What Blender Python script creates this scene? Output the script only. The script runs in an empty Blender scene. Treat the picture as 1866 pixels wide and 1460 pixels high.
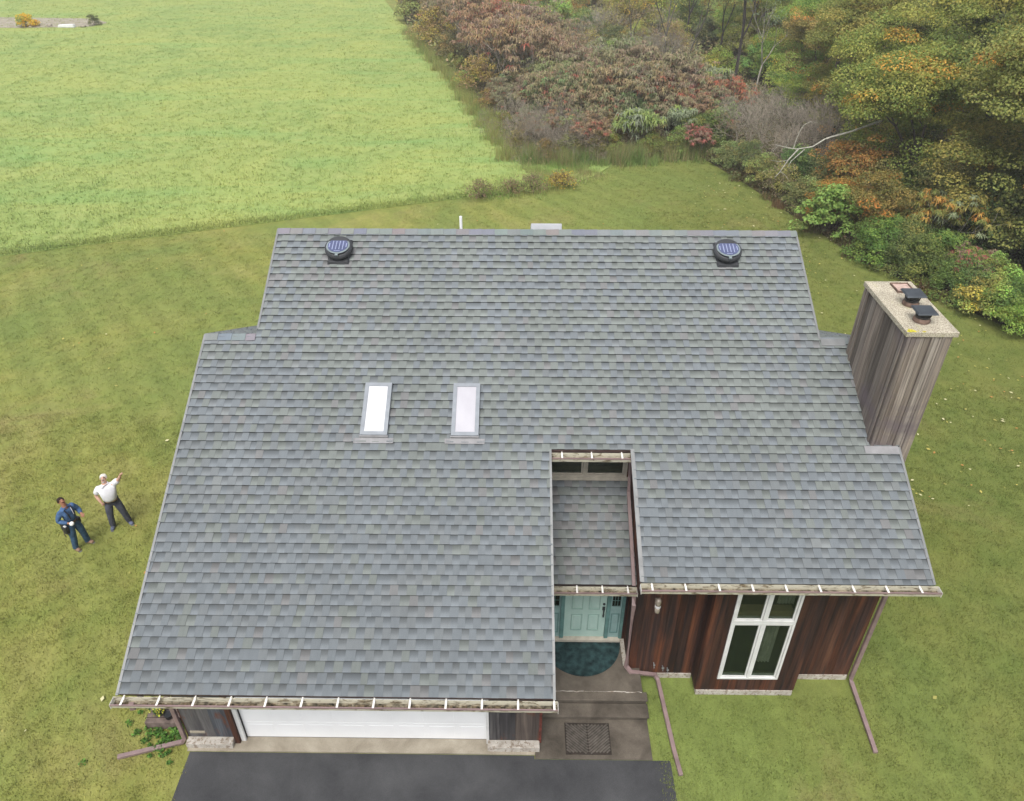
import bpy, math, random
import numpy as np
from mathutils import Vector, Matrix

SC = bpy.context.scene
COL = SC.collection
# ------------------------------------------------------------------ camera
PITCH, YAW, ROLL = math.radians(34.573), math.radians(-0.681), math.radians(0.029)
CAM = Vector((-0.199, -7.563, 14.574))
fw = Vector((math.sin(YAW) * math.cos(PITCH), math.cos(YAW) * math.cos(PITCH), -math.sin(PITCH)))
rt = Vector((math.cos(YAW), -math.sin(YAW), 0))
up = rt.cross(fw)
rt, up = rt * math.cos(ROLL) + up * math.sin(ROLL), -rt * math.sin(ROLL) + up * math.cos(ROLL)
cd = bpy.data.cameras.new('camera')
cam = bpy.data.objects.new('camera', cd); COL.objects.link(cam)
m = Matrix((rt, up, -fw)).transposed().to_4x4(); m.translation = CAM
cam.matrix_world = m
cd.sensor_fit = 'HORIZONTAL'; cd.sensor_width = 36
cd.lens = 36 * 1375.15 / 1866
cd.shift_x = 4 / 1866; cd.shift_y = -17 / 1866
cd.clip_end = 2000; cd.clip_start = 0.1
SC.camera = cam
# ------------------------------------------------------------------ light
SUN_EL, SUN_AZ = math.radians(62), math.radians(196)     # azimuth measured clockwise from +y
w = bpy.data.worlds.new('World'); SC.world = w; w.use_nodes = True
nt = w.node_tree; bg = nt.nodes['Background']
sky = nt.nodes.new('ShaderNodeTexSky'); sky.sky_type = 'NISHITA'; sky.sun_disc = False
sky.sun_elevation = SUN_EL; sky.sun_rotation = SUN_AZ
sky.air_density = 1.0; sky.dust_density = 4.0; sky.ozone_density = 1.0
hs = nt.nodes.new('ShaderNodeHueSaturation'); hs.inputs['Saturation'].default_value = 0.28
nt.links.new(sky.outputs[0], hs.inputs['Color']); nt.links.new(hs.outputs[0], bg.inputs[0])
bg.inputs[1].default_value = 0.15
sl = bpy.data.lights.new('sun', 'SUN'); sl.energy = 1.5; sl.angle = math.radians(32); sl.color = (1, 0.965, 0.91)
sun = bpy.data.objects.new('sun', sl); COL.objects.link(sun)
sd = Vector((math.sin(SUN_AZ) * math.cos(SUN_EL), math.cos(SUN_AZ) * math.cos(SUN_EL), math.sin(SUN_EL)))
sun.rotation_euler = sd.to_track_quat('Z', 'Y').to_euler(); sun.location = (0, 0, 40)
SC.view_settings.view_transform = 'Standard'; SC.view_settings.look = 'None'
SC.view_settings.exposure = 0.58; SC.view_settings.gamma = 1
SC.render.engine = 'CYCLES'
SC.cycles.use_denoising = True
SC.cycles.max_bounces = 6

# ------------------------------------------------------------------ helpers
def link(o, parent=None):
    COL.objects.link(o)
    if parent is not None: o.parent = parent
    return o
def tag(o, label=None, cat=None, group=None, kind=None):
    if label: o['label'] = label
    if cat: o['category'] = cat
    if group: o['group'] = group
    if kind: o['kind'] = kind
    return o
def empty(name, loc=(0, 0, 0), rz=0, **k):
    o = bpy.data.objects.new(name, None); o.location = loc; o.rotation_euler = (0, 0, rz)
    o.empty_display_size = 0.3
    return tag(link(o), **k)
V = lambda *a: Vector(a)

class MB:
    def __init__(s): s.v = []; s.f = []; s.m = []; s.c = []; s.u = []
    def poly(s, pts, mat=0, col=(1, 1, 1), uv=None):
        n = len(s.v); s.v += [tuple(p) for p in pts]; s.f.append(tuple(range(n, n + len(pts))))
        s.m.append(mat); s.c.append(col); s.u.append(uv or [(0, 0)] * len(pts))
    def hexa(s, p, mat=0, col=(1, 1, 1)):       # p: 8 points, bottom ring then top ring, ccw from above
        for a in ((3, 2, 1, 0), (4, 5, 6, 7), (0, 1, 5, 4), (1, 2, 6, 5), (2, 3, 7, 6), (3, 0, 4, 7)):
            s.poly([p[i] for i in a], mat, col)
    def box(s, x0, y0, z0, x1, y1, z1, mat=0, col=(1, 1, 1)):
        s.hexa([(x0, y0, z0), (x1, y0, z0), (x1, y1, z0), (x0, y1, z0), (x0, y0, z1), (x1, y0, z1), (x1, y1, z1), (x0, y1, z1)], mat, col)
    def path(s, pts, wv, hv, mat=0, col=(1, 1, 1), rnd=0, n=4):
        """sweep a rectangle (half sizes wv, hv) or ellipse (n>4) along pts"""
        pts = [Vector(p) for p in pts]; rings = []
        for i, p in enumerate(pts):
            a = (p - pts[i - 1]).normalized() if i else None
            b = (pts[i + 1] - p).normalized() if i < len(pts) - 1 else None
            t = (a or b) if not (a and b) else (a + b).normalized()
            ref = Vector((0, 0, 1)) if abs(t.z) < 0.9 else Vector((0, 1, 0))
            sx = t.cross(ref).normalized(); sy = sx.cross(t)
            k = 1.0
            if a and b: k = min(1 / max(0.5, math.cos(a.angle(b) / 2)), 1.6)
            if n == 4: rings.append([p + sx * (wv * q) + sy * (hv * r * k) for q, r in ((-1, -1), (1, -1), (1, 1), (-1, 1))])
            else: rings.append([p + sx * wv * math.cos(6.2832 * j / n) + sy * hv * math.sin(6.2832 * j / n) for j in range(n)])
        for A, B in zip(rings, rings[1:]):
            for j in range(n): s.poly([A[j], A[(j + 1) % n], B[(j + 1) % n], B[j]], mat, col)
        s.poly(rings[0][::-1], mat, col); s.poly(rings[-1], mat, col)
    def lathe(s, prof, c, mat=0, n=24, T=None, col=(1, 1, 1)):
        T = T or Matrix.Translation(Vector(c)); rings = []
        for r, z in prof: rings.append([T @ Vector((r * math.cos(6.28319 * j / n), r * math.sin(6.28319 * j / n), z)) for j in range(n)])
        for A, B in zip(rings, rings[1:]):
            for j in range(n): s.poly([A[j], A[(j + 1) % n], B[(j + 1) % n], B[j]], mat, col)
        s.poly(rings[0][::-1], mat, col); s.poly(rings[-1], mat, col)
    def build(s, name, mats, parent=None, smooth=False, bevel=0, weld=False, **k):
        if not isinstance(mats, (list, tuple)): mats = [mats]
        me = bpy.data.meshes.new(name); me.from_pydata(s.v, [], s.f); 
        for x in mats: me.materials.append(x)
        me.polygons.foreach_set('material_index', s.m)
        ca = me.color_attributes.new('col', 'FLOAT_COLOR', 'CORNER')
        arr = []
        for f, c in zip(s.f, s.c): arr += [c[0], c[1], c[2], 1.0] * len(f)
        ca.data.foreach_set('color', arr)
        uv = me.uv_layers.new(name='UVMap'); arr = []
        for u in s.u:
            for q in u: arr += [q[0], q[1]]
        uv.data.foreach_set('uv', arr)
        if smooth: me.polygons.foreach_set('use_smooth', [True] * len(s.f))
        me.update(); me.validate()
        o = bpy.data.objects.new(name, me); link(o, parent)
        if bevel or weld or smooth:
            wm = o.modifiers.new('weld', 'WELD'); wm.merge_threshold = 0.0004
        if bevel:
            b = o.modifiers.new('bevel', 'BEVEL'); b.width = bevel; b.segments = 2; b.limit_method = 'ANGLE'
        return tag(o, **k)

def np_mesh(name, verts, nper, cols, mat, parent=None, mats=None):
    """verts (N*nper,3) as separate n-gons; cols (N,3)"""
    me = bpy.data.meshes.new(name); nv = len(verts); nf = nv // nper
    me.vertices.add(nv); me.vertices.foreach_set('co', verts.astype(np.float32).ravel())
    me.loops.add(nv); me.loops.foreach_set('vertex_index', np.arange(nv, dtype=np.int32))
    me.polygons.add(nf); me.polygons.foreach_set('loop_start', np.arange(0, nv, nper, dtype=np.int32))
    me.polygons.foreach_set('loop_total', np.full(nf, nper, dtype=np.int32))
    ca = me.color_attributes.new('col', 'FLOAT_COLOR', 'CORNER')
    c = np.ones((nf, nper, 4), np.float32); c[:, :, :3] = cols[:, None, :]
    ca.data.foreach_set('color', c.ravel())
    me.materials.append(mat); me.update(calc_edges=True)
    o = bpy.data.objects.new(name, me)
    return link(o, parent)

# ------------------------------------------------------------------ material kit
class N:
    def __init__(s, name):
        s.mat = bpy.data.materials.new(name); s.mat.use_nodes = True; s.t = s.mat.node_tree
        s.b = s.t.nodes['Principled BSDF']; s.b.inputs['Roughness'].default_value = 0.8
        s.b.inputs['Specular IOR Level'].default_value = 0.3
        s.co = s.t.nodes.new('ShaderNodeTexCoord').outputs['Object']
    def new(s, t, **k):
        n = s.t.nodes.new(t)
        for a, b in k.items(): setattr(n, a, b)
        return n
    def setv(s, sock, v):
        if hasattr(v, 'is_output') or isinstance(v, bpy.types.NodeSocket): s.t.links.new(v, sock)
        elif isinstance(v, (tuple, list)) and len(v) == 3 and sock.type == 'RGBA': sock.default_value = (*v, 1)
        else: sock.default_value = v
    def mapped(s, sc, rot=(0, 0, 0), co=None):
        n = s.new('ShaderNodeMapping'); s.setv(n.inputs['Vector'], co or s.co)
        n.inputs['Scale'].default_value = sc if isinstance(sc, tuple) else (sc,) * 3; n.inputs['Rotation'].default_value = rot
        return n.outputs[0]
    def noise(s, sc, detail=4, rough=0.55, dist=0, rot=(0, 0, 0), co=None):
        n = s.new('ShaderNodeTexNoise'); s.setv(n.inputs['Vector'], s.mapped(sc, rot, co))
        n.inputs['Scale'].default_value = 1; n.inputs['Detail'].default_value = detail
        n.inputs['Roughness'].default_value = rough; n.inputs['Distortion'].default_value = dist
        return n.outputs['Fac']
    def ramp(s, fac, stops):
        n = s.new('ShaderNodeValToRGB'); s.setv(n.inputs[0], fac); e = n.color_ramp.elements
        while len(e) < len(stops): e.new(0.5)
        for i, (p, c) in enumerate(stops):
            e[i].position = p
            e[i].color = (c, c, c, 1) if not isinstance(c, tuple) else (*c, 1)
        return n.outputs[0]
    def mix(s, f, a, b, mode='MIX'):
        n = s.new('ShaderNodeMix', data_type='RGBA', blend_type=mode)
        s.setv(n.inputs[0], f); s.setv(n.inputs[6], a); s.setv(n.inputs[7], b); return n.outputs[2]
    def math(s, op, a, b=0.0, c=None):
        n = s.new('ShaderNodeMath', operation=op); s.setv(n.inputs[0], a); s.setv(n.inputs[1], b)
        if c is not None: s.setv(n.inputs[2], c)
        return n.outputs[0]
    def attr(s, name='col'): return s.new('ShaderNodeAttribute', attribute_name=name).outputs['Color']
    def base(s, c): s.setv(s.b.inputs['Base Color'], c); return s
    def rough(s, r): s.setv(s.b.inputs['Roughness'], r); return s
    def spec(s, r): s.setv(s.b.inputs['Specular IOR Level'], r); return s
    def metal(s, r): s.setv(s.b.inputs['Metallic'], r); return s
    def bump(s, h, st=0.3, d=0.02):
        n = s.new('ShaderNodeBump'); s.setv(n.inputs['Height'], h); n.inputs['Strength'].default_value = st
        n.inputs['Distance'].default_value = d; s.t.links.new(n.outputs[0], s.b.inputs['Normal']); return s

def simple(name, c, r=0.6, metal=0, spec=0.4, var=0.12, sc=6, bump=0):
    n = N(name); f = n.noise(sc, 5)
    n.base(n.mix(1, c, n.ramp(f, [(0.3, 1 - var * 1.6), (0.7, 1 + var)]), 'MULTIPLY')).rough(r).metal(metal).spec(spec)
    if bump: n.bump(n.noise(sc * 8, 4), bump, 0.01)
    return n.mat

M = {}
# shingles: tint per tab in 'col', uv.x = 1 on the set-back tabs, uv.y runs up the exposure
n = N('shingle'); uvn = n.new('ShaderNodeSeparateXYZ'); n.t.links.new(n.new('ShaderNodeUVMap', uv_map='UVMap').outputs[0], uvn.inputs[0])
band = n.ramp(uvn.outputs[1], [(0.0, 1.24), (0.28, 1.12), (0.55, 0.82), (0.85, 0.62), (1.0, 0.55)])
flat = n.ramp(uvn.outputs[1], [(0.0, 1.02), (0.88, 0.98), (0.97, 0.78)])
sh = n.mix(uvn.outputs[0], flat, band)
gr = n.noise(260, 3, 0.8); c = n.mix(1, n.attr(), sh, 'MULTIPLY')
c = n.mix(1, c, n.ramp(gr, [(0.3, 0.80), (0.7, 1.22)]), 'MULTIPLY')
c = n.mix(1, c, n.ramp(n.noise(1.3, 5), [(0.3, 0.93), (0.7, 1.07)]), 'MULTIPLY')
c = n.mix(1, c, n.ramp(n.noise((14, 2, 2), 4, 0.7), [(0.3, 0.94), (0.7, 1.05)]), 'MULTIPLY')
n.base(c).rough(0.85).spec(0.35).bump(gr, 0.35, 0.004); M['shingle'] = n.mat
M['drip'] = simple('drip_edge_metal', (0.20, 0.205, 0.205), 0.5, 0.2, 0.4, 0.12, 3)
M['fascia'] = simple('brown_pink_fascia', (0.17, 0.105, 0.095), 0.6, 0, 0.4, 0.2, 5)
M['spout'] = simple('brown_pink_downspout', (0.235, 0.165, 0.16), 0.45, 0, 0.5, 0.16, 4)
M['soffit'] = simple('soffit', (0.16, 0.12, 0.10), 0.8)
n = N('gutter_inside'); f = n.noise((5, 30, 12), 6, 0.65, 0.6)
n.base(n.mix(n.ramp(f, [(0.50, 0), (0.62, 1)]), (0.56, 0.53, 0.42), n.ramp(n.noise(22, 4), [(0.35, (0.10, 0.08, 0.05)), (0.6, (0.24, 0.19, 0.12)), (0.75, (0.32, 0.31, 0.15))]))).rough(0.8); M['gutin'] = n.mat
M['gutdirt'] = simple('gutter_silt', (0.19, 0.165, 0.12), 0.9, 0, 0.2, 0.7, 9)
M['debris'] = simple('gutter_debris', (0.13, 0.10, 0.065), 0.95, 0, 0.1, 0.6, 18, 0.5)
M['strap'] = simple('white_strap', (0.72, 0.70, 0.66), 0.5, 0, 0.4, 0.08)
M['white'] = simple('white_paint', (0.64, 0.64, 0.63), 0.5, 0, 0.4, 0.07, 5)
M['doorwhite'] = simple('garage_door_white', (0.82, 0.83, 0.84), 0.45, 0, 0.4, 0.03, 1.5)
M['cream'] = simple('cream_paint', (0.46, 0.42, 0.35), 0.6, 0, 0.3, 0.15, 6)
M['black'] = simple('black_metal', (0.025, 0.027, 0.03), 0.4, 0.3, 0.5, 0.2)
M['fanblack'] = simple('fan_black', (0.035, 0.037, 0.042), 0.5, 0, 0.45, 0.2)
M['dark'] = simple('dark_interior', (0.02, 0.02, 0.018), 0.9)
# stained vertical boards
def boards_mat(name, ramp, streak=((0.3, 0.55), (0.7, 1.35)), patch=None, rough=0.75):
    n = N(name); f = n.noise((5, 5, 0.35), 6, 0.6, 0.4)
    g = n.noise((34, 34, 0.8), 5, 0.7)
    c = n.ramp(f, ramp)
    c = n.mix(1, c, n.attr(), 'MULTIPLY')
    c = n.mix(1, c, n.ramp(g, list(streak)), 'MULTIPLY')
    if patch:
        c = n.mix(n.ramp(n.noise(patch[0], 5, 0.6, 0.8), [(patch[1], 0), (patch[1] + 0.12, 0.85)]), c, patch[2])
    n.base(c).rough(rough).spec(0.3).bump(g, 0.4, 0.006); return n.mat
M['cedar'] = boards_mat('stained_cedar', [(0.32, (0.012, 0.009, 0.009)), (0.45, (0.035, 0.016, 0.012)), (0.58, (0.075, 0.028, 0.015)), (0.75, (0.13, 0.055, 0.025))])
M['greywood'] = boards_mat('weathered_grey_board', [(0.3, (0.10, 0.082, 0.068)), (0.5, (0.165, 0.14, 0.12)), (0.7, (0.24, 0.21, 0.18))], ((0.3, 0.5), (0.7, 1.55)), ((0.5, 0.5, 0.5), 0.56, (0.13, 0.106, 0.115)))
M['oldply'] = boards_mat('peeling_dark_panel', [(0.3, (0.028, 0.025, 0.026)), (0.5, (0.07, 0.065, 0.066)), (0.7, (0.15, 0.14, 0.135))], ((0.3, 0.7), (0.7, 1.2)), ((3.5, 3.5, 1.2), 0.58, (0.13, 0.045, 0.02)))
M['redwood'] = simple('red_brown_trim', (0.13, 0.035, 0.025), 0.6, 0, 0.3, 0.4, 9)
n = N('teal_door'); f = n.noise((3, 3, 1.5), 5)
n.base(n.ramp(f, [(0.3, (0.33, 0.48, 0.43)), (0.7, (0.43, 0.575, 0.52))])).rough(0.5); M['door'] = n.mat
M['door2'] = simple('door_moulding_shade', (0.27, 0.40, 0.355), 0.5, 0, 0.4, 0.08)  # darker door teal that paints in the shading of the raised mouldings
M['teal'] = simple('teal_frame', (0.115, 0.23, 0.215), 0.5, 0, 0.4, 0.15)
M['teal2'] = simple('teal_sidelight_panel', (0.25, 0.38, 0.37), 0.5, 0, 0.4, 0.1)
def conc(name, a, b, sc=1.6, rough=0.9, speck=None):
    n = N(name); f = n.noise(sc, 7, 0.62, 0.3); g = n.noise(90, 4, 0.7)
    c = n.mix(1, n.ramp(f, [(0.32, a), (0.68, b)]), n.ramp(g, [(0.3, 0.75), (0.7, 1.25)]), 'MULTIPLY')
    if speck: c = n.mix(n.ramp(n.noise(speck[0], 3, 0.7), [(0.54, 0), (0.6, 0.8)]), c, speck[1])
    n.base(c).rough(rough).spec(0.25).bump(n.math('ADD', f, n.math('MULTIPLY', g, 0.3)), 0.4, 0.012); return n.mat
M['step'] = conc('damp_brown_concrete', (0.055, 0.046, 0.036), (0.15, 0.128, 0.102))
M['apron'] = conc('beige_apron_concrete', (0.22, 0.19, 0.145), (0.38, 0.34, 0.27))
M['found'] = conc('whitewashed_foundation', (0.30, 0.265, 0.22), (0.54, 0.51, 0.46), 5, 0.85, (14, (0.2, 0.15, 0.11)))
M['asphalt'] = conc('asphalt', (0.034, 0.035, 0.038), (0.068, 0.069, 0.072), 0.9, 0.9)
n = N('chimney_crown'); f = n.noise(2.5, 5); g = n.noise(42, 3, 0.75)
c = n.mix(n.ramp(g, [(0.42, 0), (0.6, 1)]), (0.52, 0.48, 0.37), (0.24, 0.20, 0.16))
c = n.mix(1, c, n.ramp(f, [(0.3, 0.8), (0.7, 1.15)]), 'MULTIPLY')
c = n.mix(n.ramp(n.noise((5, 1.6, 5), 4, 0.6), [(0.6, 0), (0.72, 0.7)]), c, (0.36, 0.35, 0.16))
n.base(c).rough(0.95).bump(g, 0.6, 0.01); M['crown'] = n.mat
M['lichen'] = simple('yellow_lichen', (0.52, 0.46, 0.05), 0.95, 0, 0.1, 0.4, 20)
M['clay'] = simple('clay_flue', (0.17, 0.115, 0.09), 0.85, 0, 0.2, 0.35, 8)
M['clayin'] = simple('pale_flue_mortar', (0.45, 0.33, 0.28), 0.9, 0, 0.2, 0.25, 8)
M['flue'] = simple('steel_flue_cap', (0.075, 0.085, 0.095), 0.33, 0.6, 0.5, 0.15, 3)
# glass: dark reflective, real transparency
def glass(name, tint, tr):
    n = N(name); n.b.inputs['Base Color'].default_value = (*tint, 1); n.b.inputs['Roughness'].default_value = 0.04
    n.b.inputs['Specular IOR Level'].default_value = 0.9
    t = n.new('ShaderNodeBsdfTransparent'); t.inputs[0].default_value = (0.75, 0.8, 0.75, 1)
    mx = n.new('ShaderNodeMixShader'); mx.inputs[0].default_value = tr
    n.t.links.new(n.b.outputs[0], mx.inputs[1]); n.t.links.new(t.outputs[0], mx.inputs[2])
    n.t.links.new(mx.outputs[0], n.t.nodes['Material Output'].inputs[0]); return n.mat
M['glass'] = glass('window_glass', (0.02, 0.03, 0.02), 0.68)
n = N('skylight_glazing'); n.base(n.ramp(n.noise((1.5, 1, 1), 3), [(.3, (0.50, 0.51, 0.54)), (.7, (0.62, 0.63, 0.65))])).rough(0.12).spec(0.9); n.b.inputs['Coat Weight'].default_value = 1.0; n.b.inputs['Coat Roughness'].default_value = 0.03; M['skyglass'] = n.mat  # pale base colour stands in for the sky reflected in the glass
n = N('skylight_glazing_dim_reflection'); n.base(n.ramp(n.noise((1.5, 1, 1), 3), [(.3, (0.36, 0.35, 0.385)), (.7, (0.44, 0.43, 0.465))])).rough(0.2).spec(0.7); n.b.inputs['Coat Weight'].default_value = 0.6; M['skyglass2'] = n.mat  # second pane: dimmer lavender base, also a painted sky reflection, no blind behind
M['alu'] = simple('skylight_aluminium', (0.215, 0.235, 0.26), 0.5, 0.1, 0.5, 0.08)
M['curb'] = simple('pale_curb', (0.36, 0.37, 0.39), 0.5, 0, 0.4, 0.05)
M['lead'] = simple('skylight_flashing', (0.24, 0.238, 0.245), 0.6, 0.1, 0.4, 0.1)
n = N('solar_cells'); n.base(n.mix(n.ramp(n.noise(3, 3), [(0.3, 0), (0.7, 1)]), (0.06, 0.072, 0.145), (0.09, 0.105, 0.20))).rough(0.12).spec(0.9); M['solar'] = n.mat
M['solarline'] = simple('cell_busbar', (0.27, 0.30, 0.44), 0.3, 0.2)
M['solarring'] = simple('solar_glass_rim', (0.20, 0.24, 0.25), 0.25, 0.1, 0.6)
M['pvc'] = simple('white_pvc', (0.85, 0.85, 0.85), 0.4, 0, 0.4, 0.02)
M['mat_rug'] = simple('blue_green_rug', (0.024, 0.050, 0.052), 0.95, 0, 0.1, 0.45, 7, 0.5)
M['chevmat'] = simple('brown_rubber_mat', (0.040, 0.032, 0.026), 0.9, 0, 0.2, 0.3, 9)
M['chevgroove'] = simple('mat_rib', (0.10, 0.088, 0.075), 0.9, 0, 0.2, 0.25, 9)
M['curtain'] = simple('sheer_curtain', (0.62, 0.60, 0.54), 0.9, 0, 0.1, 0.15)
M['sill'] = simple('light_wood_sill', (0.36, 0.27, 0.14), 0.6)
M['plank'] = simple('grey_planter_plank', (0.15, 0.115, 0.10), 0.85, 0, 0.2, 0.3, 8)
M['pinklamp'] = simple('brushed_lamp_glass', (0.42, 0.36, 0.29), 0.25, 0.2, 0.7, 0.25, 14)

# lawns: shared by the sheets and the blades that stand on them
def lawn_mat(name, field):
    n = N(name)
    big = n.noise(0.11, 5, 0.6, 0.6); med = n.noise(0.55, 5, 0.62, 0.4); fine = n.noise((5.5, 3.2, 5), 5, 0.7)
    vf = n.noise(38, 4, 0.75)
    if field:
        c = n.ramp(med, [(0.28, (0.175, 0.25, 0.072)), (0.5, (0.225, 0.295, 0.088)), (0.72, (0.29, 0.335, 0.115))])
        c = n.mix(n.ramp(big, [(0.38, 0), (0.66, 0.8)]), c, (0.31, 0.345, 0.10))
        c = n.mix(n.ramp(n.noise((0.05, 0.25, 1), 4, 0.6, 1.0, (0, 0, 0.5)), [(0.5, 0), (0.68, 0.6)]), c, (0.19, 0.315, 0.10))
        lo, hi = 0.88, 1.12
    else:
        c = n.ramp(med, [(0.3, (0.160, 0.190, 0.044)), (0.5, (0.208, 0.215, 0.056)), (0.7, (0.250, 0.242, 0.078))])
        c = n.mix(n.ramp(big, [(0.40, 0.85), (0.60, 0.0)]), c, (0.140, 0.185, 0.048))
        # mown passes
        wv = n.new('ShaderNodeTexWave'); n.setv(wv.inputs['Vector'], n.mapped((0.26, 0.26, 1), (0, 0, math.radians(-38)))); wv.inputs['Scale'].default_value = 1
        wv.inputs['Distortion'].default_value = 1.2; wv.inputs['Detail'].default_value = 2
        c = n.mix(1, c, n.ramp(wv.outputs['Fac'], [(0.3, 0.955), (0.7, 1.05)]), 'MULTIPLY')
        # greener and lusher towards the east and near the house front; drier and browner on the west lawn
        sp = n.new('ShaderNodeSeparateXYZ'); n.t.links.new(n.co, sp.inputs[0])
        e = n.math('MULTIPLY_ADD', sp.outputs[0], 0.07, 0.25)
        e = n.math('ADD', e, n.math('MULTIPLY', n.math('SUBTRACT', big, 0.5), 1.6))
        c = n.mix(n.ramp(e, [(0.3, 0), (1.0, 0.75)]), c, n.ramp(n.noise(0.9, 4), [(0.3, (0.090, 0.125, 0.028)), (0.7, (0.145, 0.160, 0.042))]))
        bare = n.noise(0.28, 6, 0.65, 0.5)
        c = n.mix(n.ramp(bare, [(0.57, 0), (0.72, 0.5)]), c, (0.23, 0.185, 0.08))
        lo, hi = 0.84, 1.17
    c = n.mix(1, c, n.ramp(fine, [(0.28, lo), (0.72, hi)]), 'MULTIPLY')
    c = n.mix(1, c, n.ramp(vf, [(0.3, 0.78), (0.7, 1.22)]), 'MULTIPLY')
    c = n.mix(1, c, n.attr(), 'MULTIPLY')
    n.base(c).rough(0.9).spec(0.15).bump(n.math('ADD', fine, n.math('MULTIPLY', vf, 0.4)), 0.5, 0.05)
    return n.mat
M['lawn'] = lawn_mat('mown_lawn', False); M['field'] = lawn_mat('field_grass', True)

# ------------------------------------------------------------------ ground
def sheet(name, pts, z, mat, **k):
    b = MB(); b.poly([(x, y, z) for x, y in pts], 0); return b.build(name, mat, kind='structure', **k)
sheet('lawn', [(-180, -60), (180, -60), (180, 240), (-180, 240)], 0.0, M['lawn'])
FIELD = [(-170, -30.3), (-3.0, 32.0), (0.0, 33.0), (2.6, 34.0), (4.2, 35.6), (5.2, 37.2), (3.0, 38.3), (0.4, 38.8)]
_r = random.Random(4)
for (a_, b_) in (((-0.7, 39.5), (-3.4, 50)), ((-3.4, 50), (-6.0, 60)), ((-6.0, 60), (-9.2, 70.6)), ((-9.2, 70.6), (-13.2, 86)), ((-13.2, 86), (-22, 120))):
    for q_ in range(6): FIELD.append((a_[0] + (b_[0] - a_[0]) * q_ / 6 + _r.uniform(-.3, .3), a_[1] + (b_[1] - a_[1]) * q_ / 6))
FIELD += [(-22, 120), (-50, 235), (-170, 235)]
def in_poly(P, x, y):
    ins = np.zeros(np.shape(x), bool); j = len(P) - 1
    for i in range(len(P)):
        xi, yi = P[i]; xj, yj = P[j]
        with np.errstate(divide='ignore', invalid='ignore'):
            c = ((yi > y) != (yj > y)) & (x < (xj - xi) * (y - yi) / ((yj - yi) or 1e-9) + xi)
        ins ^= c; j = i
    return ins
b = MB(); b.poly([(x, y, 0.05) for x, y in FIELD])
for i in range(len(FIELD)):
    p, q = FIELD[i - 1], FIELD[i]; b.poly([(p[0], p[1], 0.002), (q[0], q[1], 0.002), (q[0], q[1], 0.05), (p[0], p[1], 0.05)])
b.build('hay_field', M['field'], kind='structure')
WOODS = [(-0.2, 37.6), (8.3, 38.6), (11.0, 39.5), (12.6, 34.5), (14.0, 29.2), (15.4, 24.3), (17.6, 20.0), (19.4, 17.2), (24, 12), (70, 12), (120, 60), (150, 135), (-22, 135), (-13.0, 86.5), (-9.0, 71), (-5.8, 60.5), (-3.2, 50.5), (-1.4, 42.5)]
M['litter'] = simple('woodland_floor', (0.085, 0.075, 0.035), 0.95, 0, 0.1, 0.5, 1.5, 0.5)
sheet('woodland_floor', WOODS, 0.012, M['litter'])

def blades(name, pts, h, wd, mat, rng, lean=0.5, tone=(0.75, 1.25), z0=0.0, label=None, tn=None):
    n_ = len(pts); a = rng.uniform(0, 2 * np.pi, n_); L = h * rng.uniform(0.5, 1.3, n_); ln = rng.uniform(0, lean, n_)
    d = np.stack([np.cos(a), np.sin(a)], 1); s = np.stack([-np.sin(a), np.cos(a)], 1) * (wd * rng.uniform(0.6, 1.3, n_))[:, None]
    v = np.zeros((n_, 3, 3)); v[:, 0, :2] = pts - s; v[:, 1, :2] = pts + s; v[:, 2, :2] = pts + d * (L * ln)[:, None]
    v[:, :2, 2] = z0; v[:, 2, 2] = z0 + L * np.sqrt(1 - np.minimum(ln, .95) ** 2)
    t = rng.uniform(*tone, n_)
    if tn is not None: t = t * tn
    c = np.stack([t * rng.uniform(0.94, 1.08, n_), t, t * rng.uniform(0.85, 1.1, n_)], 1)
    o = np_mesh(name, v.reshape(-1, 3), 3, c, mat); tag(o, label, 'grass', kind='stuff'); return o
rng = np.random.default_rng(5)
HOUSE = [(-6.9, 0.75), (2.62, 0.70), (2.62, 2.2), (7.15, 2.1), (7.7, 4.2), (7.1, 13.5), (-6.9, 13.5)]
def lawn_pts(x0, x1, y0, y1, dens, avoid):
    k = int((x1 - x0) * (y1 - y0) * dens); p = np.stack([rng.uniform(x0, x1, k), rng.uniform(y0, y1, k)], 1)
    keep = np.ones(k, bool)
    for A in avoid: keep &= ~in_poly(A, p[:, 0], p[:, 1])
    return p[keep]
def clump(p, n_, sd):
    t = rng.uniform(.88, 1.14, len(p)); q = np.repeat(p, n_, 0) + rng.normal(0, sd, (len(p) * n_, 2)); return q, np.repeat(t, n_)
DRIVE = [(-6.72, 0.74), (-6.72, -6), (2.7, -6), (2.7, 0.72)]
av = [HOUSE, FIELD, WOODS, DRIVE]
P = np.concatenate([lawn_pts(-17, -6.7, -2, 12, 105, av), lawn_pts(2.5, 20, -1.5, 14, 95, av), lawn_pts(-25, -5, 12, 27, 36, av), lawn_pts(6, 20, 14, 30, 42, av), lawn_pts(-6, 14, 22, 40, 28, av)])
P, tn_ = clump(P, 9, 0.07)
blades('lawn_grass', P, 0.055, 0.0075, M['lawn'], rng, 0.9, (0.85, 1.2), tn=tn_, label='short mown grass covering the lawn around the house')
k = 66000; u = rng.uniform(0, 1, k) ** 1.6; yy = 20 + u * 108; xx = rng.uniform(-1, 1, k) * (12 + yy * 0.55)
p = np.stack([xx, yy], 1); p = p[in_poly(FIELD, p[:, 0], p[:, 1])]; p, tnf = clump(p, 7, 0.10)
k = 30000; t_ = rng.uniform(0, 1, k); ed = np.stack([-45 + 42 * t_, 16.36 + 15.64 * t_ + np.abs(rng.normal(0, 0.45, k))], 1)
P = np.concatenate([p, ed]); tnf = np.concatenate([tnf, rng.uniform(.8, 1.2, len(ed))])
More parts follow.
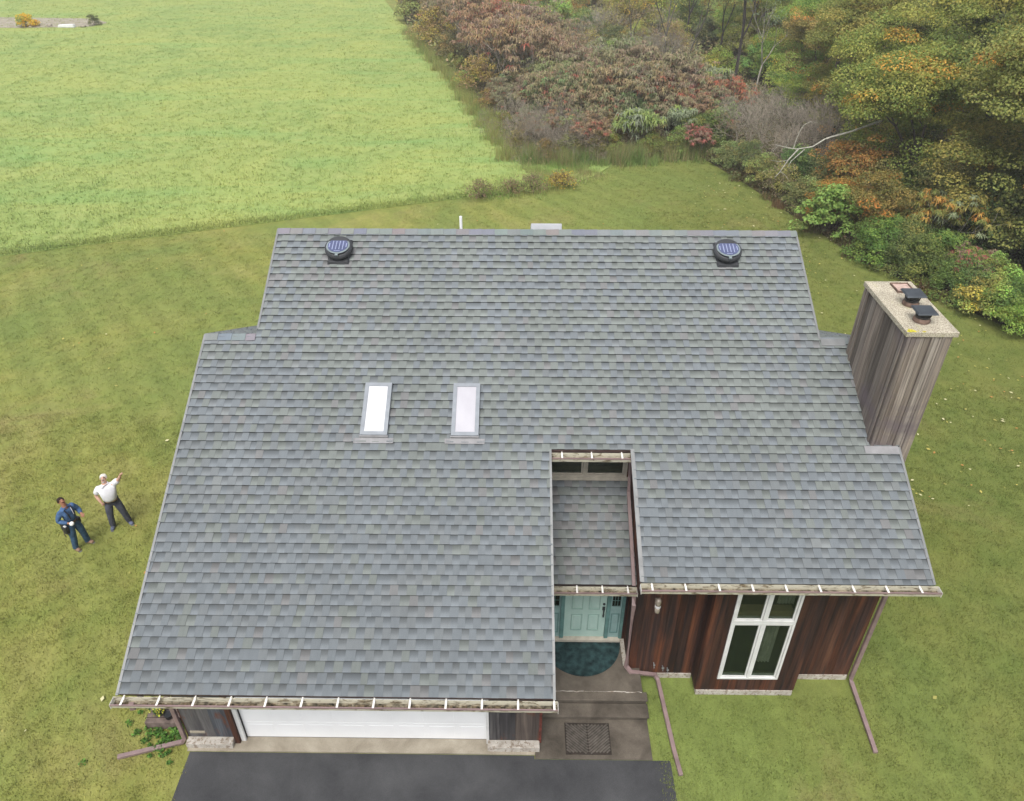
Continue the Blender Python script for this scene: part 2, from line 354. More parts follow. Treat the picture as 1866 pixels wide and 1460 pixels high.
blades('field_grass', P, 0.13, 0.017, M['field'], rng, 1.0, (0.9, 1.2), z0=0.045, tn=tnf, label='long bright green grass of the hay field')
# scattered fallen leaves on the lawn
k = 900; P = lawn_pts(9, 18, 8, 36, 2.2, av); P2 = lawn_pts(-20, 10, -1, 30, 0.10, av); P = np.concatenate([P, P2]); k = len(P)
a = rng.uniform(0, 6.28, k); s_ = rng.uniform(0.03, 0.07, k)
v = np.zeros((k, 4, 3))
for j in range(4):
    v[:, j, 0] = P[:, 0] + s_ * np.cos(a + j * 1.5708) * (1 if j % 2 else 0.6); v[:, j, 1] = P[:, 1] + s_ * np.sin(a + j * 1.5708) * (1 if j % 2 else 0.6); v[:, j, 2] = 0.055 + rng.uniform(0, 0.02, k)
cc = np.array([(0.45, 0.38, 0.10), (0.40, 0.20, 0.06), (0.55, 0.52, 0.3), (0.3, 0.28, 0.08)])[rng.integers(0, 4, k)]
n = N('fallen_leaf'); n.base(n.attr()).rough(0.8); M['fallen'] = n.mat
tag(np_mesh('fallen_leaves', v.reshape(-1, 3), 4, cc, M['fallen']), 'small yellow and brown leaves lying scattered on the lawn', 'leaves', kind='stuff')

sheet('driveway', [(-6.72, 0.735), (-6.72, -30), (2.9, -30), (2.9, 0.66), (0.2, 0.66), (0.2, 0.735)], 0.006, M['asphalt'])
b = MB(); b.box(-5.85, 0.745, 0.0, -0.70, 1.12, 0.035); b.box(-6.78, 0.745, 0.0, -5.85, 0.88, 0.02); b.box(-0.70, 0.745, 0.0, 0.205, 0.88, 0.02)
b.build('garage_apron', M['apron'], kind='structure')

# front steps
st = empty('front_steps', (0, 0, 0), label='damp brown concrete entry steps with a landing below the teal front door', cat='steps')
b = MB(); b.box(0.21, 0.665, 0.0, 2.55, 1.53, 0.03); b.build('walkway_pad', M['step'], st, bevel=0.006)
b = MB(); b.box(0.33, 1.515, 0.0, 2.56, 1.825, 0.13); b.box(0.33, 1.485, 0.13, 2.58, 1.80, 0.17); b.build('step', M['step'], st, bevel=0.006)
b = MB(); b.box(0.33, 1.82, 0.0, 2.56, 1.99, 0.25); b.box(0.33, 1.79, 0.25, 2.58, 1.99, 0.296); b.box(0.33, 1.99, 0.0, 2.50, 3.33, 0.30); b.build('landing', M['step'], st, bevel=0.01)
b = MB(); rr = random.Random(3); x = 0.62; wy, wt = 1.985, .005
while x < 2.46:
    q = rr.uniform(0.03, 0.10); ny = 1.985 + rr.uniform(-.012, .012); nw = .002 if 1.2 < x < 1.7 else rr.uniform(.003, .013)
    b.poly([(x, wy - wt, .3015), (x + q, ny - nw, .3015), (x + q, ny + nw, .3015), (x, wy + wt, .3015)]); x += q; wy, wt = ny, nw
b.build('cracked_joint', M['found'], st)

# ------------------------------------------------------------------ house
TH = math.atan(0.5); CS, SN = math.cos(TH), math.sin(TH)
ZE = 3.043
xA, xB, xC, xD, xE, xF = -6.968, 0.478, -5.854, 6.286, 7.381, 2.085
yR1, yR2, y8, yN, yG = 6.505, 9.156, 4.242, 4.134, 1.802
EXP = 0.19
house = empty('house', (0, 0, 0), label='brown timber house with a large grey shingled roof, white garage door and teal door', cat='house')
def pl(y0, z0, sgn=1):
    """roof plane: returns f(x, s, h)"""
    return lambda x, s, h: (x, y0 + sgn * (CS * s) - sgn * SN * h, z0 + SN * s + CS * h)
MAIN = pl(0, ZE)
HUES = {'blue': (0.139, 0.156, 0.168), 'grey': (0.142, 0.156, 0.163), 'green': (0.147, 0.163, 0.155), 'mauve': (0.154, 0.156, 0.157), 'pale': (0.158, 0.171, 0.172)}
def vnoise(x, y, seed=0):
    def h(i, j): return random.Random((i * 73856093) ^ (j * 19349663) ^ seed).random()
    i, j = math.floor(x), math.floor(y); fx, fy = x - i, y - j; fx = fx * fx * (3 - 2 * fx); fy = fy * fy * (3 - 2 * fy)
    return (h(i, j) * (1 - fx) + h(i + 1, j) * fx) * (1 - fy) + (h(i, j + 1) * (1 - fx) + h(i + 1, j + 1) * fx) * fy
def shingles(name, F, regions, parent, seed=1, dim=1.0, zone='main', **k):
    rr = random.Random(seed); b = MB(); smax = max(r[3] for r in regions); nc = int(math.ceil(smax / EXP))
    X0 = min(r[0] for r in regions); X1 = max(r[1] for r in regions)
    for kc in range(nc):
        s0 = kc * EXP; ph = rr.uniform(-0.3, 0); x = X0 + ph; rec = rr.random() < 0.5; off = rr.uniform(-0.003, 0.003)
        while x < X1:
            wd = rr.choice((0.125, 0.145, 0.155, 0.165)); wd *= rr.uniform(0.92, 1.1)
            xa, xb = x, x + wd; x = xb; recd = rec; rec = not rec if rr.random() < 0.93 else rec
            t = vnoise(xa * 0.35 + 7, s0 * 0.4, 11); t2 = vnoise(xa * 0.9, s0 * 0.9, 5)
            if zone == 'main':
                g = min(1, max(0, (s0 - 2.2) / 3.2)) * (0.5 + 0.5 * min(1, max(0, (xa + 6.5) / 5)))
                g = max(0.015, g * 0.66 + (t - 0.5) * 0.35 + 0.06)
                mv = 0.035 + 0.55 * math.exp(-((xa + 4.4) ** 2 / 0.9 + (s0 - 8.75) ** 2 / 0.5)) + 0.2 * math.exp(-((xa - 4.5) ** 2 / 0.9 + (s0 - 8.75) ** 2 / 0.5))
                q = rr.random()
                hue = 'mauve' if q < mv else ('green' if q < mv + g * 0.75 else ('pale' if rr.random() < 0.12 * g else ('blue' if rr.random() < 0.6 else 'grey')))
                br = 0.90 + 0.20 * min(1, s0 / 8)  # tabs tinted lighter up the slope, painting in the grazing sheen
            else:
                q = rr.random(); hue = 'mauve' if q < 0.24 else ('green' if q < 0.6 else ('grey' if q < 0.85 else 'blue')); br = 1.0
            br *= dim * rr.uniform(0.95, 1.04) * (0.97 + 0.06 * t2); c = tuple(q * br for q in HUES[hue])
            lift = 0.0 if recd else 0.006; wob = rr.uniform(-0.0015, 0.0015)
            for (rl, rh, sa, sb) in regions:
                a, d = max(xa, rl), min(xb, rh); e, g_ = max(s0, sa), min(s0 + EXP, sb)
                if a >= d - 1e-4 or e >= g_ - 1e-3: continue
                H = lambda s: 0.027 * (1 - (s - s0) / EXP) + 0.004 + lift + wob
                v0, v1 = (e - s0) / EXP, (g_ - s0) / EXP; e2 = e + off if e == s0 else e; u = 1.0 if recd else 0.0
                g2 = g_ + (0.012 if g_ < sb - 1e-3 else 0)
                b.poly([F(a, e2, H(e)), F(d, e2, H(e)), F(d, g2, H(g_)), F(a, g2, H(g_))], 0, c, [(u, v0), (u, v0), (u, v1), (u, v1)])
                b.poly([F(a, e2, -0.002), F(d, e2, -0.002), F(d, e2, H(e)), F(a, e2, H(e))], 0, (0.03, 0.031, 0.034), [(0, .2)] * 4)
                if lift:
                    for xx, rv in ((a, 1), (d, 0)):
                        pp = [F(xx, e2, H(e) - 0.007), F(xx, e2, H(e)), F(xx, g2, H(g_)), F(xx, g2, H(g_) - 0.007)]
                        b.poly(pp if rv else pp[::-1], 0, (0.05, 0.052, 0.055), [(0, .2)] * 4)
    return b.build(name, M['shingle'], parent, **k)
def slab(b, F, x0, x1, s0, s1, h0=-0.2, h1=-0.004, mat=0):
    b.hexa([F(x0, s0, h0), F(x1, s0, h0), F(x1, s1, h0), F(x0, s1, h0), F(x0, s0, h1), F(x1, s0, h1), F(x1, s1, h1), F(x0, s1, h1)], mat)
S = lambda y: y / CS
sR1, sR2, s8, sN, sG = S(yR1), S(yR2), S(y8), S(yN), S(yG)
ov = 0.03
roof_regs = [(xA, xB, -ov, sN), (xF, xE, sG - ov, sN), (xA, xE, sN, sR1), (xC, xD, sR1, sR2)]
roof = MB()
for r in [(xA, xB, 0, sN), (xF, xE, sG, sN), (xA, xE, sN, sR1), (xC, xD, sR1, sR2)]: slab(roof, MAIN, *r)
BW = pl(2 * yR1, ZE, -1)      # back slope of the two wings: s counts up towards the ridge
BM = pl(2 * yR2, ZE, -1)
for x0, x1 in ((xA, xC + 0.05), (xD - 0.05, xE)): slab(roof, BW, x0, x1, sR1 - 6.2, sR1)
slab(roof, BM, xC, xD, sR2 - 5.6, sR2)
roof = roof.build('roof', M['fascia'], house)
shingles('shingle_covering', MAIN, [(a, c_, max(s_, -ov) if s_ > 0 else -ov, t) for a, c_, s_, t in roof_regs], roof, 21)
def back_shingles(F, x0, x1, sr, ln, seed):
    G = lambda x, s, h: F(x, s + sr - ln, h)
    return shingles('shingle_covering', G, [(x0, x1, 0, ln)], roof, seed)
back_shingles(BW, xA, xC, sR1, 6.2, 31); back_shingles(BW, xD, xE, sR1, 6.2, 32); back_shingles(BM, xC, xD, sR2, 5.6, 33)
# ridge caps
def ridge(x0, x1, sr, F, Fb, seed):
    b = MB(); rr = random.Random(seed); x = x0
    while x < x1 - 0.01:
        w_ = min(0.30, x1 - x); hu = HUES[rr.choice(['blue', 'mauve', 'grey', 'pale'])]; c = tuple(q * rr.uniform(0.95, 1.12) * 1.12 for q in hu)
        L = 0.15
        h0, h1 = 0.030, 0.040
        P0 = F(x, sr - L, h0); P1 = F(x + w_, sr - L, h1); P2 = F(x + w_, sr + 0.018, h1 + .004); P3 = F(x, sr + 0.018, h0 + .004)
        b.poly([P0, P1, P2, P3], 0, c, [(0, .3)] * 4); b.poly([F(x, sr - L, .0), F(x + w_, sr - L, .0), P1, P0], 0, (0.03, .03, .033), [(0, .3)] * 4)
        Q0 = Fb(x, sr - L, h0); Q1 = Fb(x + w_, sr - L, h1)
        b.poly([P3, P2, Q1, Q0], 0, c, [(0, .3)] * 4); b.poly([Q0, Q1, Fb(x + w_, sr - L, 0), Fb(x, sr - L, 0)], 0, (0.03, .03, .033), [(0, .3)] * 4)
        b.poly([P1, F(x + w_, sr - L, 0.0), F(x + w_, sr, 0.0), P2], 0, (0.03, .03, .033), [(0, .3)] * 4)
        x += w_
    b.build('ridge_cap', M['shingle'], roof)
ridge(xC, xD, sR2, MAIN, BM, 3)
ridge(xA, xC, sR1, MAIN, BW, 4); ridge(xD, xE, sR1, MAIN, BW, 5)
# drip edges along the rakes and fascia behind the gutters
def strip(F, x0, x1, s0, s1, h0=0.0, h1=0.034):
    b = MB(); slab(b, F, x0, x1, s0, s1, h0, h1); b.build('drip_edge', M['drip'], roof)
W_ = 0.045
strip(MAIN, xA - 0.012, xA + W_ - .012, -0.02, sR1); strip(MAIN, xB - W_ + .012, xB + .012, -0.02, sN)
strip(MAIN, xF - 0.03, xF + W_, sG - 0.02, sN + .01); strip(MAIN, xE - W_ + .012, xE + 0.012, sG - .02, s8 - 0.02)
strip(MAIN, xC - 0.012, xC + W_ - .012, sR1 + 0.16, sR2 - .0); strip(MAIN, xD - W_ + .012, xD + 0.012, sR1 - 0.02, sR2)
strip(BW, xA - 0.012, xA + W_ - .012, sR1 - 6.2, sR1 - .15); strip(BW, xE - W_ + .012, xE + .012, sR1 - 6.2, sR1 - .15)
b = MB(); slab(b, MAIN, xD, 6.80, sR1 - 0.19, sR1 - 0.02, 0.03, 0.042); b.build('flashing', M['drip'], roof)

# gutters
def gutter(x0, x1, y, z, hang, endL=True, endR=True):
    """y,z = eave edge (front/top of the shingle overhang)"""
    g = MB(); d = 0.135; zt = z - 0.025; zb = zt - 0.11; t = 0.004; yb = y + 0.005
    g.box(x0, yb - d, zb, x1, yb, zb + t, 3)                          # bottom
    g.box(x0, yb - t, zb + t, x1, yb, zt + 0.01, 0)                    # back
    g.hexa([(x0, yb - d, zb), (x1, yb - d, zb), (x1, yb - d + t, zb), (x0, yb - d + t, zb), (x0, yb - d - .02, zt - .03), (x1, yb - d - .02, zt - .03), (x1, yb - d - .02 + t, zt - .03), (x0, yb - d - .02 + t, zt - .03)], 0)
    g.box(x0, yb - d - 0.024, zt - 0.03, x1, yb - d - 0.004, zt, 1)      # rolled lip
    if endL: g.box(x0 - .006, yb - d - .024, zb, x0 - .001, yb, zt + .002, 2)
    if endR: g.box(x1 + .001, yb - d - .024, zb, x1 + .006, yb, zt + .002, 2)
    go = g.build('gutter', [M['gutin'], M['spout'], M['strap'], M['gutdirt']], house)
    # wet debris lying in the trough
    b = MB(); rr = random.Random(int(x0 * 100) + 7); x = x0 + .02
    while x < x1 - .05:
        L = rr.uniform(.04, .12); hh = rr.uniform(.006, .02)
        a, e = rr.uniform(.02, .07), rr.uniform(.085, .125)
        b.hexa([(x, yb - e, zb + t), (x + L, yb - e, zb + t), (x + L, yb - a, zb + t), (x, yb - a, zb + t), (x + .01, yb - e + .01, zb + hh + t), (x + L - .01, yb - e + .015, zb + hh + t), (x + L - .01, yb - a - .015, zb + hh + t), (x + .01, yb - a - .01, zb + hh + t)], 0)
        x += L * rr.uniform(.7, 1.2)
    b.build('debris', M['debris'], go)
    for hx in hang:
        h = MB(); h.box(hx - .018, yb - d - .020, zt + .001, hx + .018, yb - .004, zt + .006); h.box(hx - .012, yb - .02, zt + .006, hx + .012, yb + .03, zt + .016)
        h.build('gutter_hanger', M['strap'], go)
    return go
gutter(-7.03, 0.525, -0.03, 3.028, [-6.85 + i * 0.6095 for i in range(13)])
gutter(2.07, 7.46, yG - 0.03, MAIN(0, sG, 0)[2] - .015, [2.27 + i * 0.605 for i in range(9)])
gutter(0.50, 2.07, yN - 0.01, MAIN(0, sN, 0)[2] - .06, [0.70, 1.29, 1.89], False, False)
gutter(0.50, 2.235, 2.73, 2.725, [1.03, 1.54, 2.05], False, True)
# entry roof
EY, EZ = 2.76, 2.74
EN = pl(EY, EZ)
b = MB(); sE = (4.79 - EY) / CS; slab(b, EN, 0.32, 2.24, 0, sE, -0.15); er = b.build('entry_roof', M['fascia'], house)
F2 = lambda x, s, h: EN(x, s, h)
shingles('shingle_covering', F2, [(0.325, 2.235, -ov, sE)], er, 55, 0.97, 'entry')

# walls of vertical boards
def wall(axis, c, t0, t1, z0, ztop, holes=(), mat='cedar', bw=(0.14, 0.2), seed=1, name='wall', out=-1, tone=(0.55, 1.5), parent=None, gap=0.004):
    """axis 'x': wall runs along x at y=c, outward direction out*y ; axis 'y': runs along y at x=c"""
    rr = random.Random(seed); b = MB(); t = t0; cuts = sorted(set([h[0] for h in holes] + [h[1] for h in holes]))
    def add(a, e, za, zb0, zb1, th, col):
        lo, hi = (c, c + out * th); lo, hi = min(lo, hi), max(lo, hi)
        if axis == 'x': P = [(a, lo, za), (e, lo, za), (e, hi, za), (a, hi, za), (a, lo, zb0), (e, lo, zb1), (e, hi, zb1), (a, hi, zb0)]
        else: P = [(lo, a, za), (hi, a, za), (hi, e, za), (lo, e, za), (lo, a, zb0), (hi, a, zb0), (hi, e, zb1), (lo, e, zb1)]
        b.hexa(P, 0, col)
    while t < t1 - 1e-4:
        e = min(t + rr.uniform(*bw), t1)
        for q in cuts:
            if t + 1e-3 < q < e: e = q; break
        tone_ = rr.uniform(*tone); wm = rr.uniform(*((0.85, 1.2) if mat != 'greywood' else (.98, 1.03))); col = (tone_ * wm, tone_, tone_ / wm); th = 0.022 + rr.uniform(0, 0.005)
        ivs = [(z0, None)]
        for h in holes:
            if t >= h[0] - 1e-3 and e <= h[1] + 1e-3:
                nv = []
                for (a, d) in ivs:
                    nv.append((a, h[2])); nv.append((h[3], d))
                ivs = nv
        for a, d in ivs:
            za, zb = (ztop(t), ztop(e)) if d is None else (d, d)
            if min(za, zb) > a + 0.005: add(t + gap / 2, e - gap / 2, a, za, zb, th, col)
        t = e
    # backing, 15 mm behind
    return b.build(name, M[mat], parent or house)
zr = lambda y: ZE + 0.5 * y - 0.21 / CS * 1.0 - 0.03
top_const = lambda z: (lambda t: z)
def backing(x0, y0, x1, y1, z0, z1, holes=(), axis='x', name='wall_core'):
    b = MB()
    if axis == 'x':
        xs = sorted(set([x0, x1] + [h[0] for h in holes] + [h[1] for h in holes]))
        for a, e in zip(xs, xs[1:]):
            z = z0
            for h in holes:
                if a >= h[0] - 1e-3 and e <= h[1] + 1e-3: b.box(a, y0, z, e, y1, h[2]); z = h[3]
            if z < z1: b.box(a, y0, z, e, y1, z1)
    else: b.box(x0, y0, z0, x1, y1, z1)
    return b.build(name, M['dark'], house)
# garage front
GD = (-5.643, -0.763, 0.0, 2.18)
backing(-6.77, 1.0, 0.30, 1.10, 0.0, 3.25, [GD])
wall('x', 0.995, -6.78, -5.70, 0.16, top_const(3.25), [], 'oldply', (0.55, 0.6), 3, tone=(0.9, 1.15))
wall('x', 0.995, -0.70, 0.31, 0.16, top_const(3.25), [], 'oldply', (0.5, 0.55), 4, tone=(0.8, 1.2))
wall('x', 0.995, -5.70, -0.70, 2.24, top_const(3.25), [], 'cedar', (0.14, 0.2), 5)
for x0, x1 in ((-6.80, -5.86), (-0.74, 0.30)):
    b = MB(); b.box(x0, 0.80, 0.0, x1, 0.965, 0.17); b.build('foundation', M['found'], house, bevel=0.01)
b = MB(); b.box(-5.735, 0.955, 0.02, -5.645, 1.13, 2.25); b.box(-0.765, 0.955, 0.02, -0.71, 1.13, 2.25); b.box(-5.645, 0.955, 2.18, -0.765, 1.13, 2.25)
b.build('garage_door_frame', M['white'], house, bevel=0.004)
b = MB()
for i in range(4):
    z0 = 0.045 + i * 0.535; b.box(-5.643, 1.05, z0, -0.767, 1.085, z0 + 0.527)
    for j in range(8):
        xa = -5.60 + j * 0.607; b.box(xa + .05, 1.044, z0 + .09, xa + .55, 1.0498, z0 + .44)
b.build('garage_door', M['doorwhite'], house, bevel=0.003)
b = MB(); b.box(-5.643, 1.05, 0.035, -0.767, 1.083, 0.0445); b.build('garage_door_seal', M['black'], house)
b = MB(); b.box(0.285, 0.95, 0.10, 0.335, 0.97, 3.2); b.build('corner_board', M['redwood'], house)
b = MB(); b.path([(-0.52, 0.955, 0.2), (-0.535, 0.955, 0.9), (-0.50, 0.955, 1.6), (-0.52, 0.955, 3.1)], 0.03, 0.008); b.build('warped_batten', M['oldply'], house)
b = MB(); b.box(-6.72, .95, .30, -6.42, .972, .36); b.build('wall_patch', M['apron'], house)
b = MB(); b.box(-5.84, .90, .02, -5.745, .975, 2.2); b.build('doorside_board', M['cedar'], house)
# garage wing sides, wing/main backs
zrb = lambda y: ZE + 0.5 * (2 * yR1 - y) - 0.27
wall('y', -6.78, 0.97, 11.4, 0.1, lambda y: min(zr(y), zrb(y)), [], 'cedar', seed=8, out=-1)
backing(-6.77, 1.1, -6.70, 11.4, 0, 3.2, axis='y')
wall('y', 0.30, 1.0, 3.34, 0.3, zr, [], 'cedar', seed=9, out=1)
wall('y', 0.30, 3.34, 4.8, 2.9, zr, [], 'cedar', seed=10, out=1)
# living room front, left side, right side
BAY = (3.643, 5.751)
WIN = (4.058, 5.326, 0.55, 3.62)
wall('x', 2.592, 2.25, 3.643, 0.15, top_const(4.02), [], 'cedar', seed=11); wall('x', 2.592, 5.751, 7.053, 0.15, top_const(4.02), [], 'cedar', seed=12)
wall('x', 2.192, BAY[0], BAY[1], 0.15, top_const(3.86), [WIN], 'cedar', (0.12, 0.2), 13)
wall('y', BAY[0] + 0.022, 2.192, 2.59, 0.15, zr, [], 'cedar', seed=14, out=-1); wall('y', BAY[1] - 0.022, 2.192, 2.59, 0.15, zr, [], 'cedar', seed=15, out=1)
wall('y', 2.262, 2.60, 3.34, 0.31, zr, [], 'cedar', seed=16, out=-1, tone=(0.8, 1.8)); wall('y', 2.262, 3.34, 4.8, 2.9, zr, [], 'cedar', seed=17, out=-1)
wall('y', 7.04, 2.592, 11.4, 0.1, lambda y: min(zr(y), zrb(y)), [], 'cedar', seed=18, out=1)
backing(2.27, 2.60, 3.643, 2.68, 0.0, 4.0); backing(5.751, 2.60, 7.03, 2.68, 0.0, 4.0)
backing(BAY[0] + .03, 2.20, BAY[1] - .03, 2.25, 0.0, 3.84, [WIN])
for q in ((3.67, 2.145, 0, 5.725, 2.30, 0.149), (2.9, 2.545, 0, 3.64, 2.7, 0.149), (5.76, 2.545, 0, 7.03, 2.7, 0.149), (2.15, 2.62, 0.301, 2.236, 3.30, 0.34), (2.24, 2.60, 0, 2.262, 3.33, 0.305)):
    b = MB(); b.box(*q); b.build('foundation', M['found'], house)
# room behind the window
b = MB(); b.box(2.3, 6.5, 0.1, 7.0, 6.6, 3.9); b.box(2.3, 2.7, 0.05, 7.0, 6.5, 0.1); b.build('room_wall', M['dark'], house)
# tall window: two sash pairs, one above the other
def window(x0, x1, z0, z1, y, mids, fm, fw_=0.06, sillm=None, curtain=None, dep=0.10, name='window'):
    f = MB(); f.box(x0, y - .03, z0, x0 + fw_, y + dep, z1); f.box(x1 - fw_, y - .03, z0, x1, y + dep, z1)
    f.box(x0 + fw_, y - .03, z0, x1 - fw_, y + dep, z0 + fw_); f.box(x0 + fw_, y - .03, z1 - fw_, x1 - fw_, y + dep, z1)
    for mx in mids: f.box(mx - .03, y - .028, z0 + fw_, mx + .03, y + dep, z1 - fw_)
    wo = f.build(name, fm, house, bevel=0.004)
    xs = [x0 + fw_] + [q for mx in mids for q in (mx - .03, mx + .03)] + [x1 - fw_]
    for a, e in zip(xs[::2], xs[1::2]):
        s = MB(); t = 0.04; zz0, zz1 = z0 + fw_, z1 - fw_
        s.box(a + .006, y - .012, zz0 + .006, a + t, y + .03, zz1 - .002); s.box(e - t, y - .012, zz0 + .006, e - .006, y + .03, zz1 - .002)
        s.box(a + t, y - .012, zz0 + .002, e - t, y + .03, zz0 + t); s.box(a + t, y - .012, zz1 - t, e - t, y + .03, zz1 - .002)
        s.build('sash', fm, wo, bevel=0.003)
        g = MB(); g.box(a + t, y + .006, zz0 + t, e - t, y + .012, zz1 - t); g.build('pane', M['glass'], wo)
    if sillm:
        g = MB(); g.box(x0 + fw_, y + dep + .002, z0 + .02, x1 - fw_, y + dep + .16, z0 + .20); g.build('inner_sill', sillm, wo)
    if curtain:
        for ca, ce in curtain:
            g = MB(); k = 0; x = ca
            while x < ce: 
                yy = y + .16 + .02 * math.sin(k * 1.9); y2 = y + .16 + .02 * math.sin((k + 1) * 1.9)
                g.poly([(x, yy, z0 + .35), (x + .02, y2, z0 + .35), (x + .02, y2, z1), (x, yy, z1)]); x += .02; k += 1
            g.build('curtain', M['curtain'], wo)
    return wo
window(4.058, 5.326, 0.55, 2.370, 2.175, [4.69], M['white'], 0.05, None, [(4.86, 5.10)])
window(4.058, 5.326, 2.386, 3.62, 2.175, [4.69], M['white'], 0.05, M['sill'], [(4.93, 5.24)])
# clerestory over the entry roof
CL = (0.36, 2.16, 3.86, 4.62)
wall('x', 4.80, 0.32, 2.24, 3.60, top_const(5.15), [CL], 'cedar', seed=19)
window(CL[0], CL[1], CL[2], CL[3], 4.78, [1.25], M['cream'], 0.06, M['sill'])
b = MB(); b.box(.3, 5.6, 3.5, 2.3, 5.7, 5.4); b.build('room_wall', M['dark'], house)
b = MB(); b.box(.33, 4.74, 3.775, 2.23, 4.775, 3.855); b.build('window_apron', M['cream'], house)
# entry wall with door unit
wall('x', 3.34, 0.32, 2.24, 0.305, top_const(2.92), [(0.40, 2.175, 0.30, 2.46)], 'cedar', seed=20)
b = MB(); b.box(0.32, 3.40, 0.3, 2.24, 3.46, 2.92); b.build('wall_core', M['dark'], house)
b = MB()
for q in ((0.40, 0.44), (0.78, 0.87), (1.78, 1.865), (2.105, 2.175)): b.box(q[0], 3.27, 0.385, q[1], 3.36, 2.42)
b.box(0.40, 3.27, 2.421, 2.175, 3.36, 2.50); du = b.build('door_frame', M['teal'], house, bevel=0.004)
b = MB(); b.box(0.873, 3.315, 0.39, 1.777, 3.36, 2.418)
def panel(b, x0, x1, z0, z1, y=3.315):  # edge strips use the darker second material: moulding shade put into the colour
    b.box(x0, y - .016, z0, x1, y + .002, z0 + .026, 1); b.box(x0, y - .010, z1 - .026, x1, y + .002, z1, 1)
    b.box(x0, y - .010, z0 + .026, x0 + .024, y + .002, z1 - .026, 1); b.box(x1 - .024, y - .010, z0 + .026, x1, y + .002, z1 - .026, 1)
    b.box(x0 + .055, y - .012, z0 + .055, x1 - .055, y + .002, z1 - .055)
for x0, x1 in ((1.02, 1.27), (1.39, 1.64)):
    for z0, z1 in ((0.62, 1.16), (1.32, 1.90), (2.02, 2.3)): panel(b, x0, x1, z0, z1)
do = b.build('front_door', [M['door'], M['door2']], house, bevel=0.003)
b = MB(); b.lathe([(0.001, 0), (.028, 0), (.028, .02), (.018, .03), (.001, .03)], (0, 0, 0), 0, 14, Matrix.Translation((1.72, 3.313, 1.50)) @ Matrix.Rotation(math.pi / 2, 4, 'X')); b.build('deadbolt', M['black'], do)
b = MB(); b.path([(1.72, 3.312, 1.36), (1.72, 3.26, 1.34), (1.72, 3.25, 1.24), (1.72, 3.265, 1.13), (1.72, 3.312, 1.11)], .014, .014); b.box(1.69, 3.30, 1.30, 1.75, 3.314, 1.41); b.build('handle', M['black'], do)
for x0, x1 in ((0.44, 0.78), (1.865, 2.105)):
    b = MB(); b.box(x0, 3.305, 0.39, x1, 3.35, 1.36); panel(b, x0 + .03, x1 - .03, 0.55, 1.2, 3.305)
    for q in ((x0, 1.36, x0 + .03, 2.42), (x1 - .03, 1.36, x1, 2.42), (x0 + .03, 1.36, x1 - .03, 1.41), (x0 + .03, 2.37, x1 - .03, 2.42)): b.box(q[0], 3.305, q[1], q[2], 3.35, q[3])
    so = b.build('sidelight', [M['teal2'], M['teal']], house, bevel=0.003)
    b = MB(); b.box(x0 + .03, 3.325, 1.41, x1 - .03, 3.335, 2.37); b.build('pane', M['glass'], so)
    b = MB()
    for i in range(1, 3): b.box(x0 + .03 + i * (x1 - x0 - .06) / 3 - .004, 3.318, 1.41, x0 + .03 + i * (x1 - x0 - .06) / 3 + .004, 3.3245, 2.37)
    for i in range(1, 5): b.box(x0 + .03, 3.312, 1.41 + i * .19, x1 - .03, 3.3178, 1.418 + i * .19)
    b.build('leading', M['teal'], so)
b = MB(); b.box(0.42, 3.22, 0.301, 2.14, 3.40, 0.383); b.build('door_threshold', M['cream'], house, bevel=0.004)
# lamp and taps on the living room wall
lo = MB(); lo.box(2.60, 2.535, 2.30, 2.70, 2.567, 2.60)
lo = lo.build('wall_lamp', M['pinklamp'], house, bevel=.004)
for z0, z1 in ((2.26, 2.42), (2.47, 2.66)):
    b = MB(); b.lathe([(.02, z0), (.052, z0 + .02), (.056, (z0 + z1) / 2), (.05, z1 - .02), (.02, z1)], (2.65, 2.475, 0), 0, 16); b.build('lamp_glass', M['pinklamp'], lo, smooth=True)
b = MB(); b.lathe([(.03, 2.42), (.058, 2.43), (.058, 2.46), (.03, 2.47)], (2.65, 2.475, 0), 0, 16); b.box(2.63, 2.475, 2.435, 2.67, 2.54, 2.455); b.build('lamp_collar', M['white'], lo)
for x, z, r in ((2.79, .50, .022), (2.99, .40, .03), (3.10, .33, .025)):
    b = MB(); b.path([(x, 2.57, z), (x, 2.49, z), (x, 2.47, z - .05)], .012, .012, n=8)
    b.lathe([(.003, 0), (r, 0), (r, .015), (.003, .015)], (0, 0, 0), 0, 12, Matrix.Translation((x, 2.50, z + .015)) @ Matrix.Rotation(math.pi / 2.4, 4, 'X')); b.build('outdoor_tap', M['drip'], house)

# downspouts
def spout(pts, w_=.042, h_=.032, lab=None):
    b = MB(); b.path(pts, w_, h_); return tag(b.build('downspout', M['spout'], house, bevel=.004), lab)
spout([(-6.72, -0.1, 2.93), (-6.72, -0.1, 2.80), (-6.86, 0.93, 2.35), (-6.86, 0.93, .16), (-6.92, 0.90, .07), (-8.1, 0.58, .045)])
spout([(2.18, 2.66, 2.60), (2.18, 2.545, 2.40), (2.20, 2.53, 0.42), (2.30, 2.45, 0.33), (2.84, 2.50, 0.17), (2.90, 2.42, 0.10), (3.0, 0.85, .045), (3.05, 0.35, .045)])
spout([(7.22, 1.70, 3.80), (7.22, 1.76, 3.70), (7.10, 2.50, 3.35), (7.10, 2.50, .17), (7.10, 2.42, .08), (7.03, 0.86, .045)])
spout([(1.98, 4.02, 4.98), (1.98, 4.05, 4.90), (2.08, 4.45, 4.72), (2.20, 4.70, 4.55), (2.18, 4.45, 3.72), (2.17, 2.86, 2.87), (2.17, 2.72, 2.76)], .035, .03)

